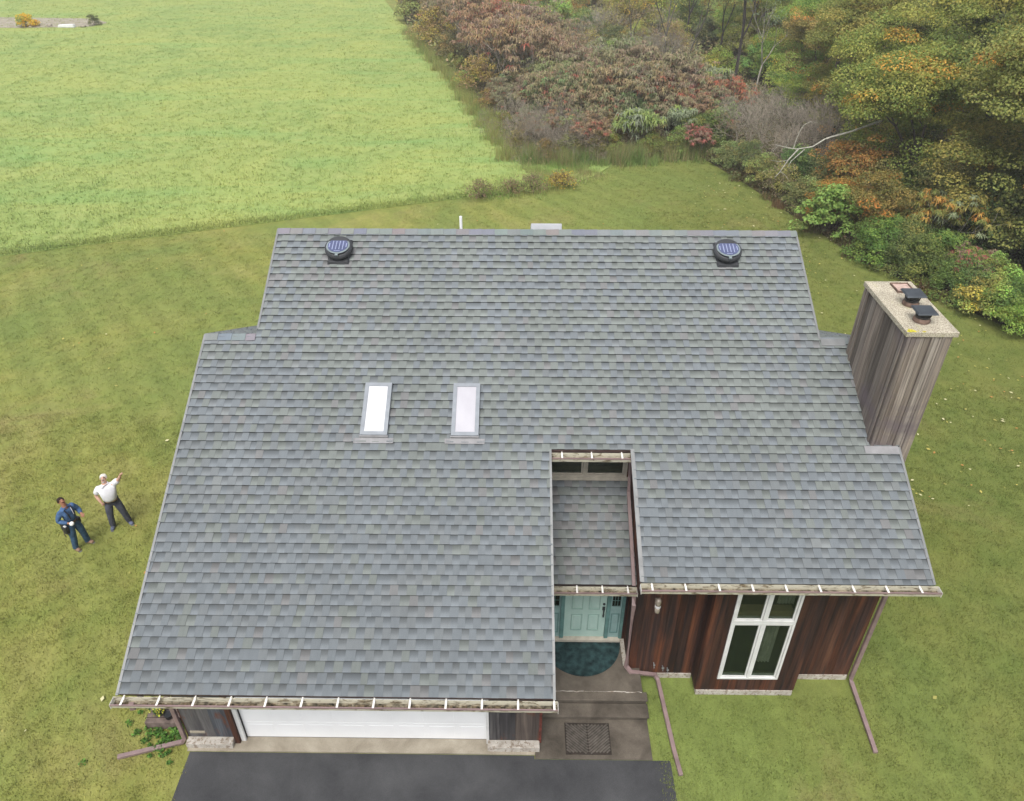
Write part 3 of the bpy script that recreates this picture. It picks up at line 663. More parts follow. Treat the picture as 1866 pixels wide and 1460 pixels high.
# skylights
def skylight(x0, x1, gl):
    sa, sb = S(4.355), S(5.425); F = MAIN
    f = MB(); t = 0.08
    for (a, e, s0, s1) in ((x0, x0 + t, sa, sb), (x1 - t, x1, sa, sb), (x0 + t, x1 - t, sa, sa + t), (x0 + t, x1 - t, sb - t, sb)): slab(f, F, a, e, s0, s1, -0.05, 0.105)
    o = f.build('skylight', M['alu'], house, bevel=0.012)
    g = MB(); slab(g, F, x0 + t + .001, x1 - t - .001, sa + t + .001, sb - t - .001, -0.03, 0.094); g.build('glazing', gl, o)
    g = MB(); slab(g, F, x0 - .012, x1 + .012, sa - .03, sa - .002, 0.0, 0.08)
    slab(g, F, x0 - .02, x1 + .02, sa - .15, sa - .03, 0.028, 0.034)
    for i in range(5):
        for sx, d in ((x0 - .03, -1), (x1 + .03, 1)):
            xx = sx + d * i * .022; slab(g, F, xx - .005, xx + .005, sa - .15, sa - .04, 0.026, 0.045 if i == 4 else 0.036)
    slab(g, F, x0 - .12, x0 - .02, sa - .15, sa - .04, 0.020, 0.031); slab(g, F, x1 + .02, x1 + .12, sa - .15, sa - .04, 0.020, 0.031)
    g.build('flashing', M['lead'], o)
skylight(-3.34, -2.79, M['skyglass']); skylight(-1.515, -0.965, M['skyglass2'])
# solar attic fans
def fan(x, y, tilt):
    z = ZE + .5 * y; R = Matrix.Rotation(-0.0, 4, 'X')
    T = Matrix.Translation((x, y, z)) @ Matrix.Rotation(TH, 4, 'X') @ Matrix.Scale(1.13, 4)
    b = MB()
    b.hexa([T @ V(-.22, -.33, .02), T @ V(.22, -.33, .02), T @ V(.24, .3, .02), T @ V(-.24, .3, .02), T @ V(-.19, -.30, .06), T @ V(.19, -.30, .06), T @ V(.2, .28, .06), T @ V(-.2, .28, .06)])
    b.lathe([(.17, .05), (.17, .12)], (0, 0, 0), 0, 28, T)
    b.lathe([(.20, .105), (.27, .10), (.285, .125), (.28, .17), (.255, .20), (.24, .205)], (0, 0, 0), 0, 36, T)
    o = b.build('attic_fan', M['fanblack'], house)
    T2 = T @ Matrix.Translation((0, -.005, .207)) @ Matrix.Rotation(tilt, 4, 'X')
    b = MB(); b.lathe([(.235, 0), (.238, .012), (.232, .018)], (0, 0, 0), 0, 36, T2); b.hexa([T2 @ V(*q) for q in ((-.03, -.275, -.03), (.03, -.275, -.03), (.03, -.225, -.03), (-.03, -.225, -.03), (-.03, -.275, .0), (.03, -.275, .0), (.03, -.225, .012), (-.03, -.225, .012))]); b.build('panel_rim', M['solarring'], o)
    b = MB(); b.lathe([(.205, .017), (.205, .0205)], (0, 0, 0), 0, 36, T2); b.build('solar_panel', M['solar'], o)
    b = MB()
    for i in range(6):
        xx = -.17 + i * .068; L = .125 if 0 < i < 5 else .06
        b.hexa([T2 @ V(xx + p, q, r) for r in (.0206, .0222) for p, q in ((-.009, -L), (.009, -L), (.009, L), (-.009, L))])
    for yy in (-.165, .165): b.hexa([T2 @ V(p, yy + q, r) for r in (.0206, .0222) for p, q in ((-.06, -.008), (.06, -.008), (.06, .008), (-.06, .008))])
    b.build('busbars', M['solarline'], o)
fan(-4.31, 8.56, -0.16); fan(4.57, 8.54, -0.16)
# pipe and box on the far slope
zb_ = lambda y: ZE + .5 * (2 * yR2 - y)
b = MB(); b.lathe([(.036, zb_(10.2) - .1), (.036, 7.56), (.03, 7.562), (.03, 7.45)], (-1.625, 10.2, 0), 0, 14); b.build('vent_pipe', M['pvc'], house, smooth=False)
b = MB(); T = Matrix.Translation((0.47, 9.75, zb_(9.75))) @ Matrix.Rotation(-TH, 4, 'X')
b.hexa([T @ V(x_, y_, z_) for z_ in (-.02, .20) for x_, y_ in ((-.37, -.35), (.37, -.35), (.37, .55), (-.37, .55))]); b.build('skylight_curb', M['curb'], house, bevel=.02)
# main block upper walls and the rear
zm = lambda y: min(ZE + .5 * y, ZE + .5 * (2 * yR2 - y)) - .26
wall('y', -5.55, 5.5, 13.4, 3.0, zm, [], 'cedar', seed=41, out=-1); wall('y', 5.99, 5.5, 13.4, 3.0, zm, [], 'cedar', seed=42, out=1)
wall('x', 13.4, -5.55, 5.99, 0.1, top_const(zm(13.4)), [], 'cedar', seed=43, out=1)
wall('x', 11.4, -6.78, -5.55, 0.1, top_const(zrb(11.4)), [], 'cedar', seed=44, out=1); wall('x', 11.4, 5.99, 7.04, 0.1, top_const(zrb(11.4)), [], 'cedar', seed=45, out=1)

# chimney
CX0, CX1, CY0, CY1, CZ = 6.80, 7.625, 4.242, 6.22, 7.70
b = MB(); b.box(CX0 + .03, CY0 + .03, 0, CX1 - .03, CY1 - .03, CZ); ch = b.build('chimney', M['greywood'], house)
def cwall(*a, **k): return wall(*a, mat='greywood', parent=ch, name='board_face', tone=(0.55, 1.6), gap=.010, **k)
cwall('x', CY0 + .025, CX0, CX1, 0.05, top_const(CZ), bw=(.07, .15), seed=51); cwall('y', CX0 + .025, CY0, CY1, 3.6, top_const(CZ), bw=(.12, .22), seed=52, out=-1)
cwall('y', CX1 - .025, CY0, CY1, 0.05, top_const(CZ), bw=(.12, .2), seed=53, out=1); cwall('x', CY1 - .025, CX0, CX1, 0.05, top_const(CZ), bw=(.1, .2), seed=54, out=1)
for x in (CX0 + .04, CX0 + .47, CX1 - .16):
    b = MB(); b.box(x - .03, CY0 - .022, .05, x + .03, CY0 - .003, CZ - .01); b.build('batten', M['greywood'], ch)
for y in (CY0 + .10, CY1 - .05, CY1 - .2):
    b = MB(); b.box(CX0 - .022, y - .035, 3.6, CX0 - .003, y + .035, CZ - .01); b.build('batten', M['greywood'], ch)
b = MB(); b.box(6.765, 4.215, 7.695, 7.70, 6.27, 7.79); cr = b.build('chimney_crown', M['crown'], ch, bevel=.007)
b = MB(); rr = random.Random(9)
for i in range(26):
    x = 6.80 + abs(rr.gauss(0, .12)); y = 4.24 + abs(rr.gauss(0, .035)); r = rr.uniform(.012, .035)
    b.poly([(x + r * math.cos(j) * rr.uniform(.7, 1.2), y + r * math.sin(j), 7.7925 + i * 1e-4) for j in (0, 1, 2, 3, 4, 5)])
b.build('lichen', M['lichen'], ch)
def flue(x0, y0, x1, y1, z1):
    b = MB(); b.lathe([(.13, 7.785), (.15, 7.80), (.15, 7.84), (.11, 7.90)], ((x0 + x1) / 2, (y0 + y1) / 2 - .0, 0), 0, 20); b.build('flue_tile', M['clay'], ch)
    b = MB(); cx, cy = (x0 + x1) / 2, (y0 + y1) / 2
    b.lathe([(.125, 7.86), (.13, 7.92), (.115, 7.93), (.115, z1 - .02)], (cx, cy, 0), 0, 20)
    for a in range(4): b.path([(cx + .12 * math.cos(a * 1.57 + .78), cy + .12 * math.sin(a * 1.57 + .78), 7.9), (cx + .15 * math.cos(a * 1.57 + .78), cy + .15 * math.sin(a * 1.57 + .78), z1)], .012, .006)
    b.build('spark_screen', M['black'], ch)
    b = MB(); b.hexa([(x0, y0, z1 - .02), (x1, y0, z1 - .02), (x1, y1, z1 - .01), (x0, y1, z1 - .01), (x0 + .02, y0 + .03, z1 + .008), (x1 - .02, y0 + .03, z1 + .008), (x1 - .02, y1 - .03, z1 + .02), (x0 + .02, y1 - .03, z1 + .02)]); b.build('flue_cap', M['flue'], ch, bevel=.004)
flue(7.07, 5.10, 7.45, 5.46, 8.04); flue(7.00, 4.46, 7.38, 4.82, 8.02)
b = MB()
for q in ((7.215, 5.755, 7.565, 5.775), (7.215, 6.12, 7.565, 6.14), (7.215, 5.775, 7.235, 6.12), (7.545, 5.775, 7.565, 6.12)): b.box(q[0], q[1], 7.785, q[2], q[3], 7.83)
b.build('flue_tile', M['clay'], ch); b = MB(); b.box(7.235, 5.775, 7.785, 7.545, 6.12, 7.81); b.build('flue_mortar', M['clayin'], ch)
b = MB(); slab(b, MAIN, CX0 - .12, xE - .03, s8 - .17, s8 - .005, .036, .042); b.build('flashing', M['lead'], ch)

# ------------------------------------------------------------------ loose things by the house
b = MB(); pts = [(1.28 + .86 * math.cos(a), 3.215 + .87 * math.sin(a)) for a in np.linspace(math.pi, 2 * math.pi, 48)]
top = [(x, y, .318) for x, y in pts]; bot = [(x, y, .302) for x, y in pts]
b.poly(top); b.poly(bot[::-1])
for i in range(48): j = (i + 1) % 48; b.poly([bot[i], bot[j], top[j], top[i]])
b.build('doormat', M['mat_rug'], label='dark blue green half round doormat in front of the teal door', cat='doormat')
cm = empty('rubber_mat', (1.285, 1.10, .032), label='brown rectangular ribbed mat with chevron grooves on the lower walkway', cat='doormat')
b = MB(); b.box(-.46, -.35, 0, .46, .33, .010); b.build('mat_base', M['chevmat'], cm)
b = MB()
for i in range(-8, 12):
    y = -.36 + i * .062
    for sg in (-1, 1):
        pts = [(sg * (.012 + .42 * t), y + .36 * t, .016) for t in np.linspace(0, 1, 13) if -.33 <= y + .36 * t <= .31]
        if len(pts) > 1: b.path(pts, .016, .006)
b.build('chevron_ribs', M['chevgroove'], cm)
# planter with flowers beside the garage
pn = empty('planter', (-7.44, 1.40, 0), label='weathered wooden planter box with yellow flowers beside the garage corner', cat='planter')
b = MB()
for i in range(3): b.box(-.34, -.19 + i * .13, .0, .34, -.075 + i * .13, .22 + .01 * (i % 2))
b.box(.0, .2, 0, .40, .42, .26)
b.build('box', M['plank'], pn, bevel=.005)
n = N('pot_leaf'); n.base(n.attr()).rough(.8); M['leafplain'] = n.mat
def puff(rng, k, r, cols, size, flat=.8):
    d = rng.normal(size=(k, 3)); d /= np.linalg.norm(d, axis=1)[:, None]; c = d * r * rng.uniform(.4, 1, k)[:, None]; c[:, 2] *= flat
    return leafquads(rng, c, d, size, cols)
def leafquads(rng, c, d, size, cols, aspect=.6, droop=0.0, jit=.7):
    k = len(c); nrm = d + rng.normal(size=(k, 3)) * jit; nrm /= np.linalg.norm(nrm, axis=1)[:, None]
    t = rng.normal(size=(k, 3)); t -= nrm * np.sum(t * nrm, 1)[:, None]; t[:, 2] -= droop; t /= np.linalg.norm(t, axis=1)[:, None]
    s = np.cross(nrm, t); L = size * rng.uniform(.6, 1.3, k)
    v = np.zeros((k, 4, 3)); v[:, 0] = c - t * L[:, None] * .5; v[:, 2] = c + t * L[:, None] * .5
    v[:, 1] = c + s * (L * aspect * .5)[:, None]; v[:, 3] = c - s * (L * aspect * .5)[:, None]
    cc = np.array(cols)[rng.integers(0, len(cols), k)] * rng.uniform(.75, 1.25, k)[:, None]
    return v.reshape(-1, 3), cc
v_, c_ = puff(rng, 260, .17, [(.06, .12, .02), (.09, .16, .03), (.45, .45, .05), (.5, .5, .08)], .05); v_ += np.array((-.10, .02, .40))
np_mesh('flowers', v_, 4, c_, M['leafplain'], pn)
b = MB(); b.lathe([(.08, .22), (.11, .38), (.10, .38), (.09, .36)], (-.10, .02, 0), 0, 14); b.lathe([(.07, .22), (.09, .34), (.08, .33)], (.13, -.06, 0), 0, 14); b.build('pot', M['black'], pn)
# weeds growing along the garage corner
v_, c_ = [], []
for i in range(120):
    a, q = puff(rng, 26, rng.uniform(.04, .10), [(.06, .15, .02), (.10, .21, .03), (.05, .11, .02)], .06, .6)
    a += np.array((-7.0 - abs(rng.normal(0, .45)), 1.25 + rng.normal(0, .38), .06)); v_.append(a); c_.append(q)
tag(np_mesh('weeds', np.concatenate(v_), 4, np.concatenate(c_), M['leafplain']), 'low leafy weeds growing in the lawn beside the garage corner', 'weeds', kind='stuff')
# ------------------------------------------------------------------ people
def skin(name, nodes, edges, mat, parent, root=0, sub=2, fat=1.16):
    """nodes: list of (co, radius or (rx, ry)); edges: index pairs"""
    me = bpy.data.meshes.new(name); me.from_pydata([n_[0] for n_ in nodes], edges, []); me.materials.append(mat)
    o = link(bpy.data.objects.new(name, me), parent)
    mo = o.modifiers.new('skin', 'SKIN'); mo.use_smooth_shade = True; mo.branch_smoothing = 0.6
    d = me.skin_vertices[0].data
    for i, n_ in enumerate(nodes):
        r = n_[1]; d[i].radius = tuple(q * fat for q in ((r, r) if not isinstance(r, tuple) else r)); d[i].use_root = (i == root)
    s = o.modifiers.new('sub', 'SUBSURF'); s.levels = sub; s.render_levels = sub
    return o
M['skinpale'] = simple('fair_skin', (0.55, 0.33, 0.25), 0.55, 0, 0.35, 0.08, 8)
M['skintan'] = simple('tan_skin', (0.33, 0.155, 0.095), 0.5, 0, 0.35, 0.08, 8)
M['shirtwhite'] = simple('white_shirt_cloth', (0.68, 0.68, 0.72), 0.9, 0, 0.1, 0.08, 6, .4)
M['slacks'] = simple('dark_grey_slacks', (0.075, 0.08, 0.105), 0.9, 0, 0.1, 0.2, 8, .4)
M['denim'] = simple('blue_work_shirt', (0.065, 0.125, 0.245), 0.9, 0, 0.1, 0.3, 9, .4)
M['jeans'] = simple('blue_jeans', (0.045, 0.09, 0.15), 0.9, 0, 0.1, 0.3, 9, .4)
M['hairwhite'] = simple('white_hair', (0.62, 0.60, 0.55), 0.9, 0, 0.1, 0.15, 30, .6)
M['hairgrey'] = simple('grey_beard', (0.40, 0.36, 0.34), 0.9, 0, 0.1, 0.2, 30, .6)
M['hairdark'] = simple('dark_brown_hair', (0.03, 0.018, 0.013), 0.8, 0, 0.2, 0.3, 30, .6)
M['shoeblue'] = simple('blue_grey_sneaker', (0.10, 0.115, 0.17), 0.7)
M['shoetan'] = simple('tan_work_boot', (0.24, 0.15, 0.10), 0.7)
M['leather'] = simple('black_leather', (0.02, 0.02, 0.022), 0.5)
M['sole'] = simple('pale_sole', (0.15, 0.15, 0.15), 0.8)
M['eye'] = simple('dark_eye', (0.02, 0.015, 0.012), 0.3)
M['lips'] = simple('lips', (0.33, 0.12, 0.10), 0.6)
M['paper'] = simple('white_paper', (0.8, 0.8, 0.78), 0.7, 0, 0.2, 0.03)

def person(loc, rz, J, skinm, label, shirt, pants, shoe, hair, long_sleeve, tilt, turn, belly, beard=None, point=True, scale=1.0):
    P = empty('person', loc, rz, label=label, cat='person'); P.scale = (scale,) * 3
    nodes = []; edges = []
    def add(co, r, to=None):
        nodes.append((tuple(co), r)); i = len(nodes) - 1
        if to is not None: edges.append((to, i))
        return i
    pel = add(J['pelvis'], (.11, .08)); be = add(J['belly'], (belly[0] * .7, belly[1] * .7), pel); chs = add(J['chest'], (.12, .08), be); nb = add(J['neck'], (.062, .056), chs)
    # head with its own tilt
    nk = Vector(J['neck']) + Vector((0, 0, .035))
    RH = Matrix.Rotation(turn, 3, 'Z') @ Matrix.Rotation(-tilt, 3, 'X')
    H = lambda *q: nk + RH @ Vector(q)
    n1 = add(H(0, 0, 0), .055, nb); n2 = add(H(0, -.012, .07), (.070, .075), n1); n3 = add(H(0, -.008, .135), (.078, .088), n2); n4 = add(H(0, .004, .195), (.062, .072), n3)
    nose = add(H(0, -.105, .105), .012, n3)
    for s, k_ in ((1, 'L'), (-1, 'R')):
        sh, el, wr = J['sh' + k_], J['el' + k_], J['wr' + k_]
        a = add(sh, .045, chs); b_ = add((Vector(sh) + Vector(el)) / 2, .040, a); c = add(el, .038, b_); d = add((Vector(el) * .5 + Vector(wr) * .5), .038, c); e = add(wr, .026, d)
        hv = (Vector(wr) - Vector(el)).normalized() if not J.get('hd' + k_) else Vector(J['hd' + k_]).normalized()
        side = hv.cross(Vector((0, 0, 1)) if abs(hv.z) < .9 else Vector((0, -1, 0))).normalized(); palm = side.cross(hv)
        pm = add(Vector(wr) + hv * .05, (.036, .020), e)
        curl = J.get('curl' + k_, .35)
        for fi, off in enumerate((-.030, -.010, .010, .030)):
            L = (.062, .075, .07, .055)[fi]; cu = curl
            if point and k_ == 'L' and fi == 0: cu = .05
            base = Vector(wr) + hv * .085 + side * off
            f0 = add(base, .0095, pm); t1 = hv * math.cos(cu) + palm * math.sin(cu) * -1; f1 = add(base + t1 * L * .5, .0088, f0)
            t2 = hv * math.cos(cu * 2.4) - palm * math.sin(cu * 2.4); add(base + t1 * L * .5 + t2 * L * .5, .0078, f1)
        th = add(Vector(wr) + hv * .035 - side * .040, .0115, pm); add(Vector(wr) + hv * .075 - side * .062 - palm * .01, .009, th)
    for k_ in 'LR':
        hp, kn, an = J['hip' + k_], J['kn' + k_], J['an' + k_]
        a = add(hp, .065, pel); b_ = add((Vector(hp) + Vector(kn)) / 2, .06, a); c = add(kn, .045, b_); d = add(Vector(kn) * .6 + Vector(an) * .4, .042, c); e = add(Vector(an) - Vector((0, 0, .01)), .030, d)
        td = Vector(J['toe' + k_]) - Vector(an); add(Vector(an) + td * .55 - Vector((0, 0, .01)), (.026, .02), e)
    body = skin('body', nodes, edges, skinm, P, 0)
    # trousers
    nn = [(J['pelvis'], (.165, .135)), (tuple(Vector(J['pelvis']) * .55 + Vector(J['belly']) * .45), (belly[0] * .93, belly[1] * .9))]; ee = [(0, 1)]
    for k_ in 'LR':
        hp, kn, an = (Vector(J[q + k_]) for q in ('hip', 'kn', 'an')); i0 = len(nn)
        nn += [(tuple(hp - Vector((0, 0, .03))), .108), (tuple((hp + kn) / 2), .094), (tuple(kn), .074), (tuple(kn * .5 + an * .5), .070), (tuple(an + Vector((0, 0, .0))), .066), (tuple(an - Vector((0, 0, .035))), .064)]
        ee += [(0, i0)] + [(i0 + q, i0 + q + 1) for q in range(5)]
    skin('trousers', nn, ee, pants, P, fat=1.2)
    # shirt
    hem = Vector(J['pelvis']) * .80 + Vector(J['belly']) * .2
    lowb = Vector(J['pelvis']) * .3 + Vector(J['belly']) * .7
    nn = [(tuple(hem), (belly[0] * .97, belly[1] * .95)), (tuple(lowb), (belly[0] * 1.04, belly[1] * 1.04)), (tuple(Vector(J['chest']) + Vector((0, 0, .01))), (.185, .14)), (tuple(Vector(J['chest']) * .35 + Vector(J['neck']) * .65), (.125, .10)), (tuple(Vector(J['neck']) + Vector((0, 0, .015))), (.068, .064))]
    ee = [(0, 1), (1, 2), (2, 3), (3, 4)]
    for k_ in 'LR':
        sh, el, wr = (Vector(J[q + k_]) for q in ('sh', 'el', 'wr')); i0 = len(nn)
        nn += [(tuple(sh), .082)]
        if long_sleeve: nn += [(tuple((sh + el) / 2), .064), (tuple(el), .055), (tuple((el + wr) / 2), .049), (tuple(el * .08 + wr * .92), .038)]
        else: nn += [(tuple(sh * .55 + el * .45), .070), (tuple(sh * .2 + el * .8), .068)]
        ee += [(2, i0)] + [(q, q + 1) for q in range(i0, len(nn) - 1)]
    skin('shirt', nn, ee, shirt, P, fat=1.27)
    b = MB(); hz = Vector(hem) - Vector((0, 0, .02))
    b.path([(hz.x + belly[0] * 1.02 * math.cos(a), hz.y + belly[1] * 1.02 * math.sin(a), hz.z) for a in np.linspace(0, 6.2832, 25)], .006, .02); b.build('belt', M['leather'], P)
    # shoes
    for k_ in 'LR':
        an, to = Vector(J['an' + k_]), Vector(J['toe' + k_]); d = (to - an); d.z = 0; d.normalize()
        g = Vector((an.x, an.y, .045)); sh_ = skin('shoe', [(tuple(g - d * .05), (.050, .046)), (tuple(g + d * .06), (.050, .044)), (tuple(g + d * .165 - Vector((0, 0, .010))), (.046, .034)), (tuple(g + Vector((0, 0, .07))), .052)], [(0, 1), (1, 2), (0, 3)], shoe, P, 0)
        b = MB(); sd_ = Vector((-d.y, d.x, 0)); q = lambda a, c_, z: tuple(Vector((g.x, g.y, 0)) + d * a + sd_ * c_ + Vector((0, 0, z)))
        b.hexa([q(-.09, .035, 0), q(-.09, -.035, 0), q(.19, -.038, 0), q(.19, .038, 0), q(-.09, .035, .018), q(-.09, -.035, .018), q(.19, -.038, .016), q(.19, .038, .016)]); b.build('sole', M['sole'], sh_, bevel=.01)
    # hair, ears, face
    skin('hair', [(tuple(H(0, .038, .09)), (.080, .060)), (tuple(H(0, .036, .15)), (.088, .072)), (tuple(H(0, .022, .195)), (.076, .070)), (tuple(H(0, -.008, .213)), (.052, .045))], [(0, 1), (1, 2), (2, 3)], hair, P)
    for s in (-1, 1):
        b = MB(); b.lathe([(.001, -.006), (.018, -.004), (.020, .004), (.001, .008)], (0, 0, 0), 0, 10, Matrix.Translation(H(s * .085, .005, .11)) @ Matrix.Rotation(math.pi / 2, 4, 'Y')); b.build('ear', skinm, P)
        b = MB(); b.lathe([(.001, -.010), (.010, -.006), (.012, 0), (.010, .006), (.001, .010)], (0, 0, 0), 0, 10, Matrix.Translation(H(s * .034, -.083, .135))); b.build('eye', M['eye'], P)
        b = MB(); b.path([H(s * .018, -.092, .155), H(s * .052, -.082, .158)], .004, .005); b.build('eyebrow', beard or hair, P)
    b = MB(); b.path([H(-.026, -.082, .062), H(0, -.092, .06), H(.026, -.082, .062)], .006, .007); b.build('mouth', M['lips'], P)
    if beard:
        skin('beard', [(tuple(H(0, -.075, .035)), (.045, .022)), (tuple(H(0, -.062, .005)), (.032, .024))], [(0, 1)], beard, P)
        b = MB(); b.path([H(-.034, -.086, .072), H(0, -.098, .082), H(.034, -.086, .072)], .008, .008); b.build('moustache', beard, P)
    return P, H
R = math.radians
J1 = dict(pelvis=(0, .02, .93), belly=(0, -.035, 1.13), chest=(0, .01, 1.33), neck=(-.01, .03, 1.47),
          shL=(.185, .0, 1.42), elL=(.36, -.10, 1.60), wrL=(.44, -.24, 1.80), hdL=(.25, -.45, .85), curlL=.45,
          shR=(-.19, .02, 1.40), elR=(-.31, .09, 1.14), wrR=(-.235, -.03, .95), hdR=(.25, -.1, -.9), curlR=.9,
          hipL=(.095, .02, .86), knL=(.165, -.02, .49), anL=(.215, .02, .08), toeL=(.27, -.12, .035),
          hipR=(-.095, .02, .86), knR=(-.15, -.02, .49), anR=(-.19, .03, .08), toeR=(-.23, -.115, .035))
p1, H1 = person((-10.87, 7.05, 0), R(27), J1, M['skinpale'], 'white haired man in a white short sleeved shirt pointing up at the roof', M['shirtwhite'], M['slacks'], M['shoeblue'], M['hairwhite'], False, R(38), R(-6), (.175, .175), M['hairgrey'])
J2 = dict(pelvis=(0, .02, .92), belly=(0, .0, 1.10), chest=(0, .02, 1.31), neck=(0, .02, 1.45),
          shL=(.18, .01, 1.39), elL=(.27, -.04, 1.13), wrL=(.16, -.27, 1.16), curlL=.6,
          shR=(-.18, .02, 1.39), elR=(-.27, .10, 1.12), wrR=(-.17, -.15, 1.06), curlR=.9,
          hipL=(.09, .02, .86), knL=(.13, -.04, .48), anL=(.17, -.02, .08), toeL=(.20, -.16, .035),
          hipR=(-.09, .02, .86), knR=(-.11, .02, .48), anR=(-.15, .06, .08), toeR=(-.17, -.09, .035))
p2, H2 = person((-11.55, 6.28, 0), R(68), J2, M['skintan'], 'dark haired man in a blue shirt and jeans wearing a black tool belt', M['denim'], M['jeans'], M['shoetan'], M['hairdark'], True, R(30), R(-14), (.145, .125), None, False, .97)
for x, y, z, s in ((-.20, .03, .80, 1.0), (-.15, .14, .83, .9), (.19, .02, .84, .8)):
    b = MB(); b.hexa([(x - .05 * s, y - .07 * s, z - .13 * s), (x + .04 * s, y - .07 * s, z - .13 * s), (x + .04 * s, y + .07 * s, z - .13 * s), (x - .05 * s, y + .07 * s, z - .13 * s), (x - .065 * s, y - .09 * s, z + .1 * s), (x + .04 * s, y - .09 * s, z + .1 * s), (x + .04 * s, y + .09 * s, z + .1 * s), (x - .065 * s, y + .09 * s, z + .1 * s)])
    tp = b.build('tool_pouch', M['leather'], p2, bevel=.012)
    if s == 1.0:
        b = MB(); b.box(x - .03, y - .05, z + .101, x + .02, y + .03, z + .13); b.build('glove', M['paper'], tp, bevel=.008)
        b = MB(); b.path([(x - .05, y + .03, z + .04), (x - .06, y + .05, z - .16), (x - .03, y + .09, z - .28)], .012, .012, n=6); b.build('hammer_handle', M['plank'], tp)
for s in (-1, 1):
    b = MB(); b.path([(s * .10, -.06, 1.43), (s * .085, -.135, 1.30), (s * .07, -.135, 1.12)], .014, .004); b.build('harness_strap', M['leather'], p2)
b = MB(); b.path([(.06, -.10, 1.42), (.045, -.145, 1.30), (.05, -.145, 1.20)], .005, .003); b.build('lanyard', M['paper'], p2)
# white paper in his right hand: rests in the fingers, a thing of its own
hw = Matrix.Translation(p2.location) @ Matrix.Rotation(R(68), 4, 'Z') @ Vector((-.15, -.235, 1.045)) 
b = MB(); rr = random.Random(5)
b.lathe([(.012, -.05), (.045, -.04), (.058, -.01), (.05, .025), (.03, .045), (.01, .05)], (0, 0, 0), 0, 9)
o = b.build('crumpled_paper', M['paper'], None, label='small white crumpled paper held in the hand of the man in blue', cat='paper'); o.location = hw
# ------------------------------------------------------------------ vegetation
def foliage_mat(name, trans=0.42):
    n = N(name); oi = n.new('ShaderNodeObjectInfo')
    c = n.mix(1, n.mix(1, n.attr(), (1.5, 1.48, 1.35), 'MULTIPLY'), oi.outputs['Color'], 'MULTIPLY')
    n.base(c).rough(0.65).spec(0.25)
    t = n.new('ShaderNodeBsdfTranslucent'); n.setv(t.inputs[0], c)
    mx = n.new('ShaderNodeMixShader'); mx.inputs[0].default_value = trans
    n.t.links.new(n.b.outputs[0], mx.inputs[1]); n.t.links.new(t.outputs[0], mx.inputs[2])
    n.t.links.new(mx.outputs[0], n.t.nodes['Material Output'].inputs[0]); return n.mat
M['leaf'] = foliage_mat('leaves')
n = N('bark'); f = n.noise((9, 9, 2), 5, .65); n.base(n.mix(1, n.attr(), n.ramp(f, [(.3, .6), (.7, 1.4)]), 'MULTIPLY')).rough(.95).spec(.1).bump(f, .6, .02); M['bark'] = n.mat

def seg_mesh(segs, ns=5):
    a = np.array([s[0] for s in segs]); b_ = np.array([s[1] for s in segs]); r0 = np.array([s[2] for s in segs]); r1 = np.array([s[3] for s in segs])
    t = b_ - a; t /= (np.linalg.norm(t, axis=1)[:, None] + 1e-9)
    ref = np.where(np.abs(t[:, 2:3]) < .9, np.array([[0, 0, 1.]]), np.array([[1., 0, 0]]))
    u = np.cross(t, ref); u /= np.linalg.norm(u, axis=1)[:, None]; w_ = np.cross(t, u)
    V_ = np.zeros((len(segs), ns, 4, 3))
    for j in range(ns):
        for q, (cen, r, k_) in enumerate(((a, r0, j), (a, r0, j + 1), (b_, r1, j + 1), (b_, r1, j))):
            an = 6.28319 * k_ / ns; V_[:, j, q] = cen + (u * math.cos(an) + w_ * math.sin(an)) * r[:, None]
    return V_.reshape(-1, 3)
def grow(rng, p, d, L, r, depth, segs, tips, spread=.6, nch=(2, 4), shrink=.72, upw=.15, bend=.15, nsub=3, minr=.006):
    p = np.array(p, float); d = np.array(d, float)
    for i in range(nsub):
        d = d + rng.normal(size=3) * bend + np.array([0, 0, upw * .3]); d /= np.linalg.norm(d)
        q = p + d * L / nsub; rn = max(r * (1 - .25 / nsub * 1.3), minr); segs.append((p, q, r, rn)); p, r = q, rn
        if depth <= 2 and i < nsub - 1 and rng.random() < .5: tips.append((q + rng.normal(size=3) * .1, d, depth))
    if depth == 0: tips.append((p, d, 0)); return
    k = rng.integers(nch[0], nch[1] + 1); a0 = rng.uniform(0, 6.28)
    ref = np.array([0, 0, 1.]) if abs(d[2]) < .9 else np.array([1., 0, 0]); u = np.cross(d, ref); u /= np.linalg.norm(u); w_ = np.cross(d, u)
    for j in range(k):
        an = a0 + 6.283 * j / k + rng.uniform(-.4, .4); sp = spread * rng.uniform(.6, 1.3)
        dd = d * math.cos(sp) + (u * math.cos(an) + w_ * math.sin(an)) * math.sin(sp); dd[2] += upw; dd /= np.linalg.norm(dd)
        grow(rng, p, dd, L * shrink * rng.uniform(.8, 1.2), max(r * .68, minr), depth - 1, segs, tips, spread, nch, shrink, upw, bend, nsub, minr)

